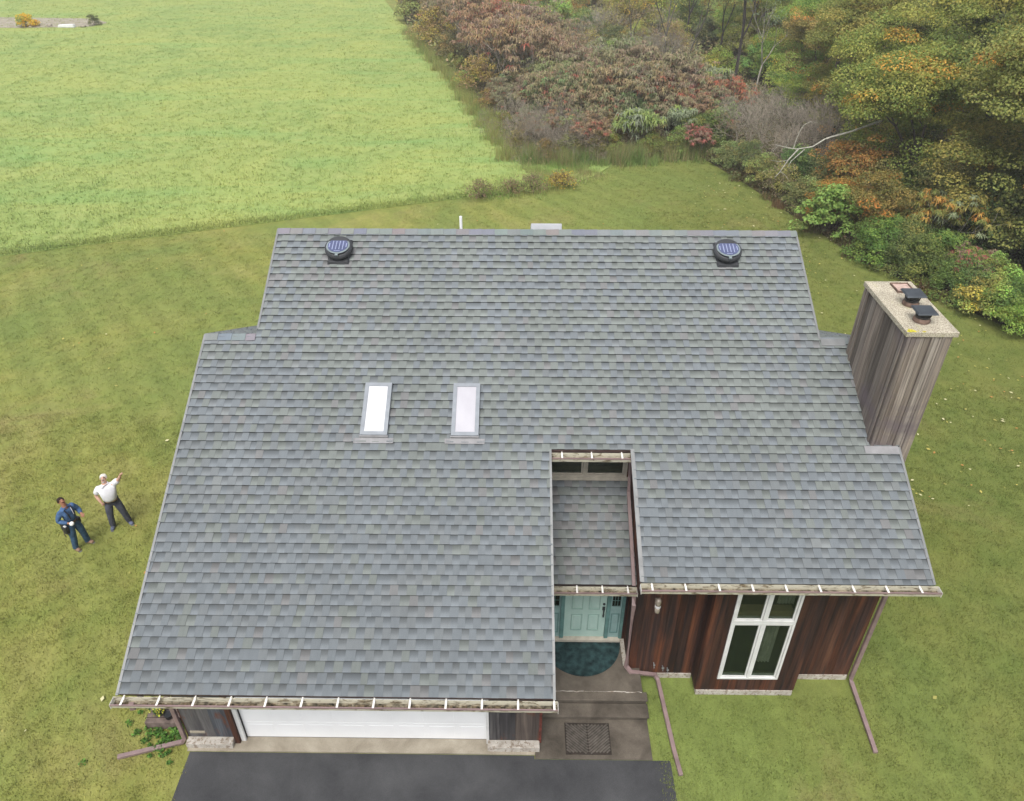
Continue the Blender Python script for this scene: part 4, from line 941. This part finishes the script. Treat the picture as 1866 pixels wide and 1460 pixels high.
def bough(rng, c, R, k, size, cols, flat=.55, aspect=.75):
    d = rng.normal(size=(k, 3)); d[:, 2] = np.abs(d[:, 2]) - .25; d /= np.linalg.norm(d, axis=1)[:, None]
    pos = c + d * np.array([R, R, R * flat]) * (rng.uniform(.55, 1.05, k) ** .6)[:, None]
    nn = d * .8 + np.array([0, 0, .7])
    return leafquads(rng, pos, nn, size, cols, aspect, .1, .45)
def plant_mesh(rng, segs, leafsets, tone):
    """returns (trunk mesh, crown mesh)"""
    out = []
    if segs:
        v_ = seg_mesh(segs); c_ = np.tile(np.array(tone), (len(v_) // 4, 1)) * rng.uniform(.8, 1.2, (len(v_) // 4, 1))
        out.append(('trunk', v_, c_, M['bark']))
    if leafsets:
        v_ = np.concatenate([a for a, _ in leafsets]); c_ = np.concatenate([q for _, q in leafsets]); out.append(('crown', v_, c_, M['leaf']))
    res = []
    for nm, v_, c_, mt in out:
        o = np_mesh(nm, v_, 4, c_, mt); me = o.data; COL.objects.unlink(o); bpy.data.objects.remove(o); res.append((nm, me))
    return res
def place(name, proto, x, y, s=1.0, rz=0.0, color=(1, 1, 1), label=None, cat='tree', group=None, sz=None):
    r = empty(name, (x, y, 0), rz, label=label, cat=cat, group=group); r.scale = (s, s, sz or s)
    for nm, me in proto:
        o = bpy.data.objects.new(nm if not (name.endswith('shrub') and nm == 'crown') else 'foliage', me); o.color = (*color, 1) if nm == 'crown' else (1, 1, 1, 1); link(o, r)
    return r
VR = np.random.default_rng(77)
G1 = [(.145, .165, .052), (.12, .145, .048), (.175, .182, .065), (.10, .13, .045)]
G2 = [(.20, .19, .06), (.165, .17, .055), (.225, .20, .07)]
OR = [(.38, .19, .05), (.33, .20, .055), (.28, .15, .05), (.26, .20, .06)]
YE = [(.40, .35, .07), (.34, .31, .08), (.26, .25, .07)]
DK = [(.080, .112, .042), (.068, .098, .038), (.10, .13, .045)]
BR = [(.20, .16, .105), (.17, .135, .09), (.22, .185, .12), (.165, .155, .085)]
RD = [(.27, .105, .08), (.23, .10, .08)]
PK = [(.215, .15, .12), (.19, .14, .10), (.215, .185, .13), (.175, .165, .10), (.20, .145, .115), (.16, .165, .085)]
BG = [(.17, .215, .14), (.19, .22, .15)]
LG = [(.20, .27, .085), (.16, .24, .075), (.23, .29, .09)]
def make_maple(seed, H=11, pal=((G1, .6), (G2, .4)), k=120, size=.17, R=.85, depth=4, start=.22):
    rng = np.random.default_rng(seed); segs, tips = [], []
    grow(rng, (0, 0, -.1), (0, 0, 1), H * start, H * .018, depth, segs, tips, .62, (3, 4), .74, .12, .12)
    z1 = max(t[0][2] for t in tips) + .5; sc = H / z1
    segs = [(a * sc, b_ * sc, r0, r1) for a, b_, r0, r1 in segs]
    # extend foliage to a rounded envelope; skirts come down low on the lit side
    sets = []; pw = np.array([q for _, q in pal]); pw = pw / pw.sum()
    for (c, d, dep) in tips:
        if rng.random() < .18: continue
        P_ = pal[rng.choice(len(pal), p=pw)][0]; rr_ = R * rng.uniform(.6, 1.25)
        sets.append(bough(rng, c * sc + rng.normal(size=3) * .25, rr_, int(k * rr_ * rr_ / (R * R)), size, P_))
    for i in range(110):       # low skirt
        a = rng.uniform(0, 6.283); q = rng.uniform(.26, .40) * H; zz = rng.uniform(.14, .42) * H
        P_ = pal[rng.choice(len(pal), p=pw)][0]
        sets.append(bough(rng, np.array([q * math.cos(a), q * math.sin(a), zz]), R * rng.uniform(.7, 1.1), int(k * .8), size, P_))
    return plant_mesh(rng, segs, sets, (.10, .085, .07))
def make_shrub(seed, R=1.3, H=1.9, pal=((DK, .6), (G1, .4)), k=120, size=.08, nb=66):
    rng = np.random.default_rng(seed); segs, tips = [], []
    for i in range(6):
        a = rng.uniform(0, 6.283); grow(rng, (.1 * math.cos(a), .1 * math.sin(a), -.05), (math.cos(a) * .5, math.sin(a) * .5, 1), H * .4, .022, 2, segs, tips, .5, (2, 3), .7)
    sets = []; pw = np.array([q for _, q in pal]); pw = pw / pw.sum()
    for i in range(nb):
        a = rng.uniform(0, 6.283); el = rng.uniform(0, 1) ** .8 * 1.5; rr_ = rng.uniform(.55, 1.08)
        c = np.array([R * rr_ * math.cos(el) * math.cos(a), R * rr_ * math.cos(el) * math.sin(a), .15 + (H - .25) * rr_ * math.sin(el)])
        sets.append(bough(rng, c, .34 * rng.uniform(.7, 1.3), k, size, pal[rng.choice(len(pal), p=pw)][0], .8))
    return plant_mesh(rng, segs, sets, (.09, .075, .055))
def make_sumac(seed, H=4.0, pal=((PK, .55), (BR, .38), (RD, .07)), nst=7, leaf=.38, dens=10, spread=.55, low=.25):
    rng = np.random.default_rng(seed); segs, tips = [], []
    for i in range(nst):
        a = rng.uniform(0, 6.283); t_ = rng.uniform(.1, .55)
        grow(rng, (.35 * math.cos(a), .35 * math.sin(a), -.05), (math.cos(a) * t_, math.sin(a) * t_, 1), H * .34, .032, 3, segs, tips, spread, (2, 3), .78, .16, .10, 2, .011)
    pw = np.array([q for _, q in pal]); pw = pw / pw.sum(); V_, C_ = [], []
    for (c, d, dep) in tips:
        if dep > 1 and rng.random() > low: continue
        P_ = np.array(pal[rng.choice(len(pal), p=pw)][0]); k = int(dens * 1.25 * rng.uniform(.7, 1.3)); a = np.arange(k) * 6.283 / k + rng.uniform(-.3, .3, k)
        L = leaf * rng.uniform(.7, 1.25, k); dx = np.stack([np.cos(a), np.sin(a), np.zeros(k)], 1); sx = np.stack([-np.sin(a), np.cos(a), np.zeros(k)], 1)
        wv = .034 * rng.uniform(.7, 1.3, k)[:, None]; up_ = rng.uniform(.05, .35, k)[:, None] * L[:, None]
        p0 = np.repeat(c[None], k, 0); p1 = p0 + dx * L[:, None] * .5 + np.array([0, 0, 1.]) * up_; p2 = p0 + dx * L[:, None] * .95 - np.array([0, 0, 1.]) * (L[:, None] * rng.uniform(.05, .5, k)[:, None])
        col = P_[rng.integers(0, len(P_), k)] * rng.uniform(.75, 1.3, (k, 1))
        for A, B, wa, wb in ((p0, p1, .35, 1.1), (p1, p2, 1.1, .25)):
            V_.append(np.stack([A - sx * wv * wa, A + sx * wv * wa, B + sx * wv * wb, B - sx * wv * wb], 1).reshape(-1, 3)); C_.append(col)
    return plant_mesh(rng, segs, [(np.concatenate(V_), np.concatenate(C_))], (.26, .235, .20))
def make_bare(seed, H=3.6, tone=(.30, .27, .22), nst=9, depth=5):
    rng = np.random.default_rng(seed); segs, tips = [], []
    for i in range(nst):
        a = rng.uniform(0, 6.283); t_ = rng.uniform(.2, 1.1)
        grow(rng, (.3 * math.cos(a), .3 * math.sin(a), -.05), (math.cos(a) * t_, math.sin(a) * t_, 1), H * .27, .026, depth, segs, tips, .55, (2, 3), .74, .04, .14, 2, .0055)
    o = plant_mesh(rng, segs, [], tone)
    sets = [leafquads(rng, np.array([t[0] for t in tips[::3]]), rng.normal(size=(len(tips[::3]), 3)), .06, [(.20, .185, .13), (.15, .15, .09)])]
    return o + plant_mesh(rng, [], sets, tone)
def make_slender(seed, H=9, pal=((YE, 1),), k=26, size=.16, depth=4, R=.55, tone=(.13, .12, .10), drop=.35, spread=.42):
    rng = np.random.default_rng(seed); segs, tips = [], []
    grow(rng, (0, 0, -.1), (.06, .03, 1), H * .38, H * .013, depth, segs, tips, spread, (2, 3), .66, .2, .08, 3, .008)
    sc = H / max(t[0][2] for t in tips); segs = [(a * sc, b_ * sc, r0, r1) for a, b_, r0, r1 in segs]; sets = []
    pw = np.array([q for _, q in pal]); pw = pw / pw.sum()
    for (c, d, dep) in tips:
        if rng.random() < drop: continue
        sets.append(bough(rng, c * sc, R * rng.uniform(.5, 1.2), k, size, pal[rng.choice(len(pal), p=pw)][0], 1.1))
    return plant_mesh(rng, segs, sets, tone)
T_mapG = make_maple(1, 11, ((G1, .62), (G2, .35), (OR, .03)), 300, .11); T_mapG2 = make_maple(2, 12, ((G1, .45), (G2, .35), (DK, .2)), 290, .115); T_mapO = make_maple(3, 9, ((G2, .42), (OR, .07), (G1, .51)), 260, .105)
T_mapD = make_maple(4, 11, ((DK, .6), (G1, .4)), 260, .115)
T_sapM = make_maple(6, 4.2, ((G1, .55), (G2, .37), (OR, .08)), 110, .10, .5, 3)
T_sapO = make_maple(5, 4.5, ((OR, .72), (G2, .28)), 110, .105, .5, 3)
T_shD = make_shrub(11); T_shD2 = make_shrub(12, 1.5, 2.1, ((DK, .45), (G1, .4), (G2, .15))); T_shG = make_shrub(13, 1.3, 1.8, ((G1, .5), (LG, .3), (G2, .2)))
T_shY = make_shrub(14, 1.2, 1.6, ((G2, .35), (YE, .08), (LG, .27), (G1, .3))); T_shL = make_shrub(15, 1.4, 2.2, ((LG, .8), (G1, .2)), 80, .13); T_shB = make_shrub(16, 1.4, 2.0, ((BR, .5), (G2, .5)), 60, .09)
T_suP = make_sumac(21); T_suP2 = make_sumac(22, 4.4, ((PK, .45), (BR, .5), (RD, .05))); T_suR = make_sumac(23, 3.8, ((RD, .45), (PK, .55)))
T_suG = make_sumac(24, 3.0, ((BG, .8), (LG, .2)), 4, .5, 12); T_suO = make_sumac(25, 4.0, ((BG, .15), (G1, .35), (G2, .25), (OR, .25)), 7, .36, 14); T_suL = make_sumac(26, 2.4, ((LG, .7), (BG, .3)), 3, .45, 11)
T_baA = make_bare(31); T_baB = make_bare(32, 4.0, (.28, .24, .195)); 
T_ye = make_slender(41); T_ye2 = make_slender(42, 8, ((YE, .6), (G2, .4)), 34); T_sl = make_slender(43, 10, ((G1, .6), (G2, .4)), 40, .16, 4, .8, (.06, .052, .048), .3)
T_pale = make_slender(44, 7.5, ((G1, .5), (BG, .5)), 14, .12, 4, .5, (.27, .25, .21), .75, .55)

def rnd(a, b_): return float(VR.uniform(a, b_))
used = []
def put(name, proto, x, y, s=1, col=(1, 1, 1), label=None, cat='tree', group=None, var=.12):
    c = tuple(float(q * VR.uniform(1 - var, 1 + var)) for q in col); used.append((x, y))
    return place(name, proto, x, y, s * rnd(.93, 1.07), rnd(0, 6.28), c, label, cat, group)
# -- named neighbours of the lawn
put('maple_tree', T_mapG, 23.0, 26.0, 1.05, (1.25, 1.25, 1.2), label='big olive green maple nearest the chimney at the right edge', group='maples')
put('maple_tree', T_mapG2, 28.5, 21.0, 1.0, (1.15, 1.2, 1.15), label='tall dark green maple at the far right edge behind the hedge shrubs', group='maples')
put('maple_tree', T_mapO, 20.6, 32.0, 1.05, (1.15, 1.3, 1.15), label='maple turning orange and olive beside the white dead branch', group='maples')
put('maple_tree', T_mapG2, 25.5, 34.5, 1.0, (1.25, 1.3, 1.2), label='green maple rising right behind the orange tinged maple', group='maples')
put('maple_tree', T_mapG, 22.0, 42.0, .95, (1.35, 1.25, 1.1), label='yellowish green maple behind the grey bare bushes', group='maples')
put('maple_tree', T_mapD, 27.0, 28.5, 1.0, (1.2, 1.3, 1.2), label='dark green maple between the two big maples at the right', group='maples')
put('maple_sapling', T_sapO, 17.3, 31.2, .95, label='bright orange maple sapling beside the end of the dead branch', group='saplings')
put('maple_sapling', T_sapO, 15.4, 28.9, .62, (1, .9, .9), label='small orange maple sapling above the bright green shrub', group='saplings')
put('leafy_shrub', T_shL, 14.9, 27.4, 1.1, label='bright lime green shrub at the lawn edge behind the roof corner', cat='shrub', group='shrubs')
put('maple_sapling', T_sapM, 17.0, 27.2, .95, (1.05, 1, .9), label='green and orange maple sapling above the lime green shrub', group='saplings')
put('sumac_bush', T_suO, 18.8, 24.6, .7, label='orange and green sumac in front of the big olive maple', cat='sumac', group='sumacs')
put('maple_sapling', T_sapM, 19.6, 27.6, 1.05, label='olive maple sapling in front of the dark maple at the right', group='saplings')
put('sumac_bush', T_suR, 18.9, 21.3, .5, label='small red topped sumac above the dark hedge shrubs', cat='sumac', group='sumacs')
put('sumac_bush', T_suL, 6.9, 39.6, .95, label='young light green sumac in front of the brown thicket', cat='sumac', group='sumacs')
put('sumac_bush', T_suG, 9.2, 40.6, .8, label='pale blue green sumac at the right front of the thicket', cat='sumac', group='sumacs')
put('sumac_bush', T_suR, 13.6, 47.0, .85, (1.15, 1, 1), label='bright red sumac at the right end of the thicket', cat='sumac', group='sumacs')
put('sumac_bush', T_suG, 14.6, 49.5, 1.0, label='pale blue green sumac behind the bright red sumac', cat='sumac', group='sumacs')
put('yellow_leaved_tree', T_ye, 12.2, 62.0, .95, label='slender tree with sparse bright yellow leaves behind the thicket', group='slender trees')
put('yellow_leaved_tree', T_ye2, 14.6, 64.5, 1.0, label='yellow green tree right behind the sparse yellow tree', group='slender trees')
put('yellow_leaved_tree', T_ye, 9.8, 67.0, .8, (1.1, .85, .8), label='golden tree behind the middle of the thicket', group='slender trees')
put('tall_tree', T_sl, 17.3, 57.0, 1.1, (.9, .95, .9), label='tall tree with a dark straight trunk beyond the thicket', group='slender trees')
put('pale_trunked_tree', T_pale, 17.9, 53.6, 1.0, label='nearly bare tree with a pale forked trunk right of the dark trunk', group='slender trees')
for x, y, s in ((14.6, 38.6, 1), (16.6, 41.0, 1.05), (13.9, 42.0, .95), (17.0, 36.9, 1.0), (18.8, 39.2, 1.1), (15.6, 35.4, .85), (16.2, 45.0, 1.0), (19.3, 46.0, 1.0)):
    put('bare_bush', T_baA if rnd(0, 1) < .5 else T_baB, x, y, s, (1, 1, 1), 'leafless grey brown bush in the tangle behind the dead branch', 'bush', 'bare bushes')
for x, y, s, T in ((12.3, 37.7, .8, T_shG), (12.9, 36.0, .9, T_shD2), (13.5, 34.2, .85, T_shG), (14.0, 32.4, .9, T_shB), (14.6, 30.6, .85, T_shG), (15.2, 33.8, 1.1, T_shD), (16.2, 31.6, 1.1, T_shD2)):
    put('leafy_shrub', T, x, y, s, (1.1, 1.1, 1.25), 'grey green shrub at the lawn edge left of the dead branch', 'shrub', 'lawn edge shrubs below the bare bushes')
for i in range(26):
    t_ = i / 25; x = 15.9 + 3.9 * t_ + rnd(-.25, .25) + (.9 if i % 2 else 0); y = 24.9 - 7.6 * t_ + rnd(-.3, .3) + (.7 if i % 2 else 0)
    T = (T_shD, T_shD2, T_shD, T_shG)[i % 4] if t_ < .72 else (T_shY, T_shG, T_shD2)[i % 3]
    put('leafy_shrub', T, x, y, rnd(.7, 1.0), (1.25, 1.35, 1.15) if t_ < .72 else (1.3, 1.4, 1.1), 'dark green hedge shrub at the lawn edge behind the chimney' if t_ < .72 else 'yellow green shrub at the lawn edge beside the right picture edge', 'shrub', 'hedge shrubs behind the chimney' if t_ < .72 else 'yellow green hedge shrubs')
for i in range(34):
    x = 18.5 + abs(VR.normal(0, 1)) * 5; y = 24.5 - (x - 18.5) * .9 + rnd(0, 6) + 0; 
    if x < 40 and y > 12 : put('leafy_shrub', (T_shD, T_shD2)[i % 2], x + 1.2, y, rnd(1.0, 1.6), (.9, .95, .9), 'dark green shrub in the shade under the big maples', 'shrub', 'shrubs under the maples')
# -- the sumac thicket
cells = []
for gx in np.arange(-3, 14, 1.75):
    for gy in np.arange(39.2, 54, 1.9):
        x, y = gx + rnd(-.6, .6), gy + rnd(-.6, .6)
        left = -0.2 - (y - 37) * .245 + .9
        if x < left or x > 12.6 + (y - 40) * .12: continue
        if y < 41 and (x < 1.0 or rnd(0, 1) < .55): continue
        if abs(x - 6.9) < 1.2 and y < 42: continue
        if abs(x - 9.2) < 1.2 and y < 42.5: continue
        cells.append((x, y))
for x, y in cells:
    e = 1 - .35 * ((x - 6) / 8) ** 2; T = T_suR if (x > 10.5 and y > 43.5 and rnd(0, 1) < .5) or rnd(0, 1) < .05 else (T_suP if rnd(0, 1) < .5 else T_suP2)
    put('sumac_bush', T, x, y, (1.0 if y > 45 else (.8 if y > 42.5 else .6)) * e * (1 if x > 1.5 else .75) * rnd(.85, 1.05), (1, 1, 1) if rnd(0, 1) < .85 else (.85, 1.2, .95), 'reddish brown sumac in the wide dome shaped thicket beside the field', 'sumac', 'sumacs of the central thicket')
for x, y in [(-0.2, 54), (-2.2, 56.5), (-4.0, 62), (-1.5, 61), (0.8, 58.5), (-5.2, 66), (-2.8, 67.5), (-6.8, 72), (-4.5, 73), (-.6, 65.5), (-8.2, 77), (-5.8, 79), (-2.4, 73), (-9.6, 83.5), (-7, 86), (.8, 63)]:
    put('sumac_bush', T_suR if rnd(0, 1) < .3 else T_suP2, x + 1.3, y, rnd(1.0, 1.3), (1.1, 1, 1), 'tall sumac with grey stems and reddish tops along the far field edge', 'sumac', 'sumacs along the far field edge')
for x, y, s_ in ((.9, 39.2, .62), (2.3, 39.6, .7), (3.6, 39.0, .6), (1.6, 41.0, .75), (.4, 41.4, .7), (4.6, 40.4, .62), (-.6, 44.0, .7), (3.0, 41.6, .8)):
    put('bare_bush', T_baB, x, y, s_, (1, 1, 1), 'low leafless brown bush at the front left corner of the thicket', 'bush', 'bare bushes at the thicket corner')
for x, y, s_, T in ((1.4, 38.7, .62, T_shB), (2.9, 39.0, .7, T_shB), (4.3, 39.3, .8, T_shB), (5.4, 39.9, .85, T_shY), (8.0, 39.6, .75, T_shG), (8.3, 41.3, .9, T_shB), (9.9, 39.9, .85, T_shG), (10.9, 40.6, 1.0, T_shD2), (11.8, 41.3, 1.1, T_shD), (5.7, 41.6, .9, T_shB), (-.2, 40.2, .6, T_shB), (-1.3, 46.0, .6, T_shY), (-2.4, 50.2, .7, T_shB), (-4.4, 57.5, .8, T_shY), (-7.4, 69.5, .9, T_shB), (-6.0, 63.5, .8, T_shG)):
    put('leafy_shrub', T, x, y, s_, (1.1, 1.05, 1.0), 'low olive brown shrub along the near edge of the thicket', 'shrub', 'low shrubs along the thicket edge', .15)
# -- brush and trees behind
def too_close(x, y, d): return any((x - a) ** 2 + (y - b_) ** 2 < d * d for a, b_ in used)
kinds = [(T_shD2, (1.3, 1.25, 1.3)), (T_shB, (1.3, 1.25, 1.15)), (T_shG, (1.2, 1.15, 1.1)), (T_shY, (1.2, 1.1, 1.1))]
nsh = 0
for i in range(2500):
    x, y = rnd(-12, 62), rnd(50, 118)
    if not in_poly(WOODS, np.array([x]), np.array([y]))[0] or x > 6 + y * .52 or too_close(x, y, 2.6 if y < 75 else 3.6) or nsh > 150: continue
    T, c = kinds[int(rnd(0, 3.99))]; nsh += 1
    put('leafy_shrub', T, x, y, rnd(1.1, 1.7) * (1 if y < 75 else 1.35), c, 'olive and brown brush filling the ground behind the thicket' , 'shrub', 'brush behind the thicket', .2)
for i in range(14):
    x, y = 1 + rnd(0, 12), 56 + rnd(0, 22)
    if not too_close(x, y, 1.5): put('bare_bush', T_baA, x, y, rnd(.9, 1.3), (1, 1, 1), 'leafless brown bush among the brush behind the thicket', 'bush', 'bare bushes behind the thicket')
TR = [T_mapG, T_mapG2, T_mapO, T_mapD, T_sl, T_ye2]
nt_ = 0; trees = []
for i in range(1500):
    x, y = rnd(-6, 70), rnd(40, 122)
    if not in_poly(WOODS, np.array([x]), np.array([y]))[0] or x > 10 + y * .55 or nt_ > 60: continue
    lim = 21 if y < 62 else (14 if y < 72 else (5 if y < 86 else -3))
    if x < lim or any((x - a) ** 2 + (y - b_) ** 2 < (5.2 if y > 60 else 4.6) ** 2 for a, b_ in trees): continue
    trees.append((x, y)); nt_ += 1; T = TR[int(rnd(0, 5.99))]
    put('woodland_tree', T, x, y, rnd(.75, 1.0), (1.45, 1.45, 1.3), 'leafy tree in the autumn wood beyond the thicket and the big maples', 'tree', 'trees of the autumn wood', .18)
# bigger trees to the right beyond the picture's dark corner
for x, y in ((33, 28), (35, 19), (33, 38), (30, 14.5), (39, 33), (25, 16.5)):
    put('woodland_tree', T_mapD if x > 30 else T_mapG2, x, y, .9, (.95, .95, .95), 'dark green tree deep in the wood at the right', 'tree', 'dark trees at the right')
# -- dead limb hanging over the shrubs
DEAD = [([(17.9, 31.4, 4.3), (16.2, 30.7, 3.95), (15.25, 30.5, 3.75), (14.95, 30.5, 3.64), (14.41, 30.45, 3.28), (13.68, 30.5, 3.15), (13.28, 30.5, 3.2), (12.57, 30.5, 3.36)], .055, .016),
        ([(13.75, 30.5, 3.14), (13.34, 30.4, 2.65), (13.13, 30.4, 2.23), (13.03, 30.4, 2.01), (12.81, 30.35, 1.75)], .04, .012),
        ([(14.05, 30.45, 3.16), (13.47, 30.35, 2.59), (13.36, 30.3, 2.32)], .028, .01),
        ([(13.5, 30.5, 3.18), (13.55, 30.5, 3.6), (13.63, 30.5, 4.01), (13.77, 30.5, 4.32), (14.03, 30.5, 4.48), (14.4, 30.5, 4.45)], .025, .008),
        ([(13.05, 30.4, 2.05), (13.3, 30.3, 1.9), (13.55, 30.3, 1.6)], .014, .006), ([(13.3, 30.4, 2.62), (12.9, 30.4, 2.55), (12.4, 30.4, 2.62)], .014, .006),
        ([(13.1, 30.5, 3.25), (13.2, 30.5, 3.5), (13.05, 30.5, 3.75)], .012, .006), ([(12.7, 30.5, 3.3), (12.55, 30.5, 3.1), (12.5, 30.5, 2.95)], .012, .006)]
dt = empty('dead_branch', (0, 0, 0), label='white dead branch reaching out of the orange maple over the shrubs', cat='branch')
M['deadwood'] = simple('bleached_dead_wood', (.40, .385, .33), .8, 0, .2, .25, 8)
segs = []
for pts, r0, r1 in DEAD:
    for i in range(len(pts) - 1):
        f0, f1 = i / (len(pts) - 1), (i + 1) / (len(pts) - 1); segs.append((np.array(pts[i], float), np.array(pts[i + 1], float), r0 + (r1 - r0) * f0, r0 + (r1 - r0) * f1))
v_ = seg_mesh(segs, 6); bpy.data.objects.remove(dt); o = np_mesh('dead_branch', v_, 4, np.ones((len(v_) // 4, 3)), M['deadwood'])
tag(o, 'white dead branch reaching out of the orange sapling over the shrubs', 'branch')
# -- ground stuff in the wood
def scatter(k, cond, zlo, zhi, size, cols, name, label, asp=.5):
    out = []; n_ = 0
    x = VR.uniform(-14, 60, k * 4); y = VR.uniform(14, 118, k * 4); m_ = in_poly(WOODS, x, y) & cond(x, y); x, y = x[m_][:k], y[m_][:k]; n_ = len(x)
    z = VR.uniform(zlo, zhi, n_) * (.4 + .6 * np.sin(x * 1.3) ** 2)
    v_, c_ = leafquads(VR, np.stack([x, y, z], 1), np.tile([0, 0, 1.], (n_, 1)), size, cols, asp, 0, .9)
    return tag(np_mesh(name, v_, 4, c_, M['leafplain']), label, 'undergrowth', kind='stuff')
scatter(130000, lambda x, y: (y < 62) & (x < 24), .0, .7, .15, [(.17, .17, .07), (.22, .18, .09), (.14, .16, .06), (.24, .17, .11)], 'undergrowth', 'brown and olive undergrowth below the thicket and bushes')
scatter(60000, lambda x, y: (y >= 62), .0, 1.4, .40, [(.19, .20, .08), (.24, .21, .09), (.15, .18, .065), (.27, .20, .11)], 'brush_cover', 'olive brush covering the ground in the far wood')
M['weed'] = foliage_mat('weed_stalks', .45)
def weeds(k, fx, h, cols, name, label, wd=.012):
    pts = fx(k); o = blades(name, pts, h, wd, M['weed'], VR, .75, (.8, 1.2), label=label)
    k = len(pts); q_ = ((np.sin(pts[:, 0] * 1.9 + 1) + np.sin(pts[:, 1] * 2.7)) * .25 + .5) * len(cols) + VR.normal(0, .7, k)
    c = np.array(cols)[np.clip(q_.astype(int), 0, len(cols) - 1)] * VR.uniform(.7, 1.3, (k, 1)); a = np.ones((k, 3, 4), np.float32); a[:, :, :3] = c[:, None]
    o.data.color_attributes['col'].data.foreach_set('color', a.ravel()); return o
def along(Pl, wdt):
    Pl = np.array(Pl, float); seg = np.linalg.norm(np.diff(Pl, axis=0), axis=1); cum = np.concatenate([[0], np.cumsum(seg)])
    def f(k):
        s = VR.uniform(0, cum[-1], k); i = np.clip(np.searchsorted(cum, s) - 1, 0, len(seg) - 1); t_ = (s - cum[i]) / seg[i]
        p_ = Pl[i] * (1 - t_)[:, None] + Pl[i + 1] * t_[:, None]; d = (Pl[i + 1] - Pl[i]) / seg[i][:, None]; nrm = np.stack([-d[:, 1], d[:, 0]], 1)
        o_ = p_ + nrm * (VR.normal(0, wdt * .55, k) + .35 * np.sin(s * 1.7) + .25 * np.sin(s * 4.1))[:, None]
        return o_[np.sin(o_[:, 0] * 2.3 + np.sin(o_[:, 1] * 1.9) * 2) + VR.uniform(-1.2, 1.6, k) > -.35]
    return f
weeds(26000, along([(-.1, 38.4), (4, 38.7), (8.4, 39.3), (11.4, 40.4)], 1.1), .95, [(.24, .22, .11), (.18, .24, .08), (.27, .22, .13), (.16, .23, .08)], 'tall_weeds', 'tall brown and olive weeds along the front of the thicket')
weeds(9000, along([(.6, 37.4), (4.5, 37.6), (8.6, 38.5)], .5), .4, [(.17, .25, .08), (.20, .25, .09), (.15, .22, .07)], 'rough_grass', 'rough green grass fringing the lawn below the thicket')
weeds(26000, along([(-.3, 38), (-2.6, 47), (-5, 57), (-8.6, 69.5), (-12.5, 84)], .7), .85, [(.22, .27, .09), (.25, .22, .10), (.27, .27, .10), (.17, .24, .08)], 'goldenrod', 'yellowish brown tall weeds between the field and the thicket')
weeds(16000, along([(-2.2, 32.6), (.6, 34.0), (2.4, 35.6), (4.0, 37.0), (1.0, 37.4), (.2, 36.0)], 1.3), .28, [(.20, .29, .09), (.25, .30, .11), (.26, .24, .12)], 'field_corner_grass', 'rough tuft grass at the field corner behind the roof ridge')
weeds(9000, along([(12.0, 37.8), (13.3, 33.6), (14.2, 29), (15.6, 24.4), (17.9, 20)], .35), .4, [(.14, .11, .06), (.11, .13, .04), (.16, .10, .06)], 'edge_weeds', 'low brown weeds where the lawn meets the hedge')
T_wd = make_shrub(61, .75, .7, ((PK, .5), (BR, .3), (LG, .2)), 40, .07, 36); T_wd2 = make_shrub(62, .75, .62, ((YE, .3), (G2, .4), (BR, .3)), 45, .07, 36)
for x, y, s, T, l in ((-2.3, 32.15, 1.25, T_wd, 'leftmost low pinkish brown shrub in the short row at the field corner'), (-.7, 32.8, .95, T_wd, 'second small reddish shrub in the short row at the field corner'), (.5, 33.2, 1.1, T_wd, 'third low brown shrub in the short row at the field corner'), (2.2, 33.8, 1.2, T_wd2, 'rightmost shrub of the short row, with yellow green leaves')):
    put('low_shrub', T, x, y, s, (.95, .85, .8), l, 'shrub', 'low shrubs at the field corner', .05)
# -- garden bed at the far left end of the field
gb = empty('garden_bed', (-53, 86.2, .05), label='gravel bed with stones at the far top left end of the field', cat='flower bed')
b = MB(); b.poly([(x_, y_, .02) for x_, y_ in ((-12, -1.2), (-3, -1.6), (4.2, -.5), (5, 2), (2, 5), (-12, 6))]); b.build('gravel', M['apron'], gb)
tag(bpy.data.objects['gravel'], None)
b = MB(); rr = random.Random(8)
for i in range(9):
    x, y, s = rr.uniform(-4, 3.5), rr.uniform(-1.2, .6), rr.uniform(.2, .45); b = MB()
    b.lathe([(s * .7, 0), (s, s * .2), (s * .8, s * .5), (s * .3, s * .62)], (x, y, .0), 0, 7); b.build('stone', M['apron'], gb, smooth=True)
b = MB(); b.hexa([(-.95, -.3, 0), (.9, -.25, 0), (.95, .3, 0), (-.9, .28, 0), (-.85, -.25, .3), (.8, -.2, .34), (.85, .25, .34), (-.8, .22, .3)]); o = b.build('white_slab', M['white'], None, bevel=.06, label='white flat stone lying on the gravel bed at the far top left', cat='stone'); o.location = (-51.2, 85.1, .05)
T_yf = make_shrub(63, 1.1, 1.2, (([(.55, .36, .02), (.5, .28, .02), (.45, .4, .04)], .8), (LG, .2)), 70, .12, 50)
put('flowering_shrub', T_yf, -55.8, 85.6, 1.15, label='orange yellow flowering shrub at the far top left corner', cat='shrub')
put('leafy_shrub', T_shD, -48.8, 86.6, .6, label='small dark shrub at the right end of the gravel bed', cat='shrub')
# ------------------------------------------------------------------ thin haze volume, added to lift the dark woods
b = MB(); b.box(-185, -65, -1, 185, 245, 18.5)
hm = bpy.data.materials.new('haze'); hm.use_nodes = True; ht = hm.node_tree; ht.nodes.remove(ht.nodes['Principled BSDF'])
vo = ht.nodes.new('ShaderNodeVolumePrincipled'); vo.inputs['Density'].default_value = 0.0011; vo.inputs['Color'].default_value = (0.93, 0.94, 0.93, 1); vo.inputs['Anisotropy'].default_value = 0.2
ht.links.new(vo.outputs[0], ht.nodes['Material Output'].inputs['Volume'])
tag(b.build('haze', hm), 'thin pale haze added over the whole scene to lift the dark wood', 'haze', kind='stuff')
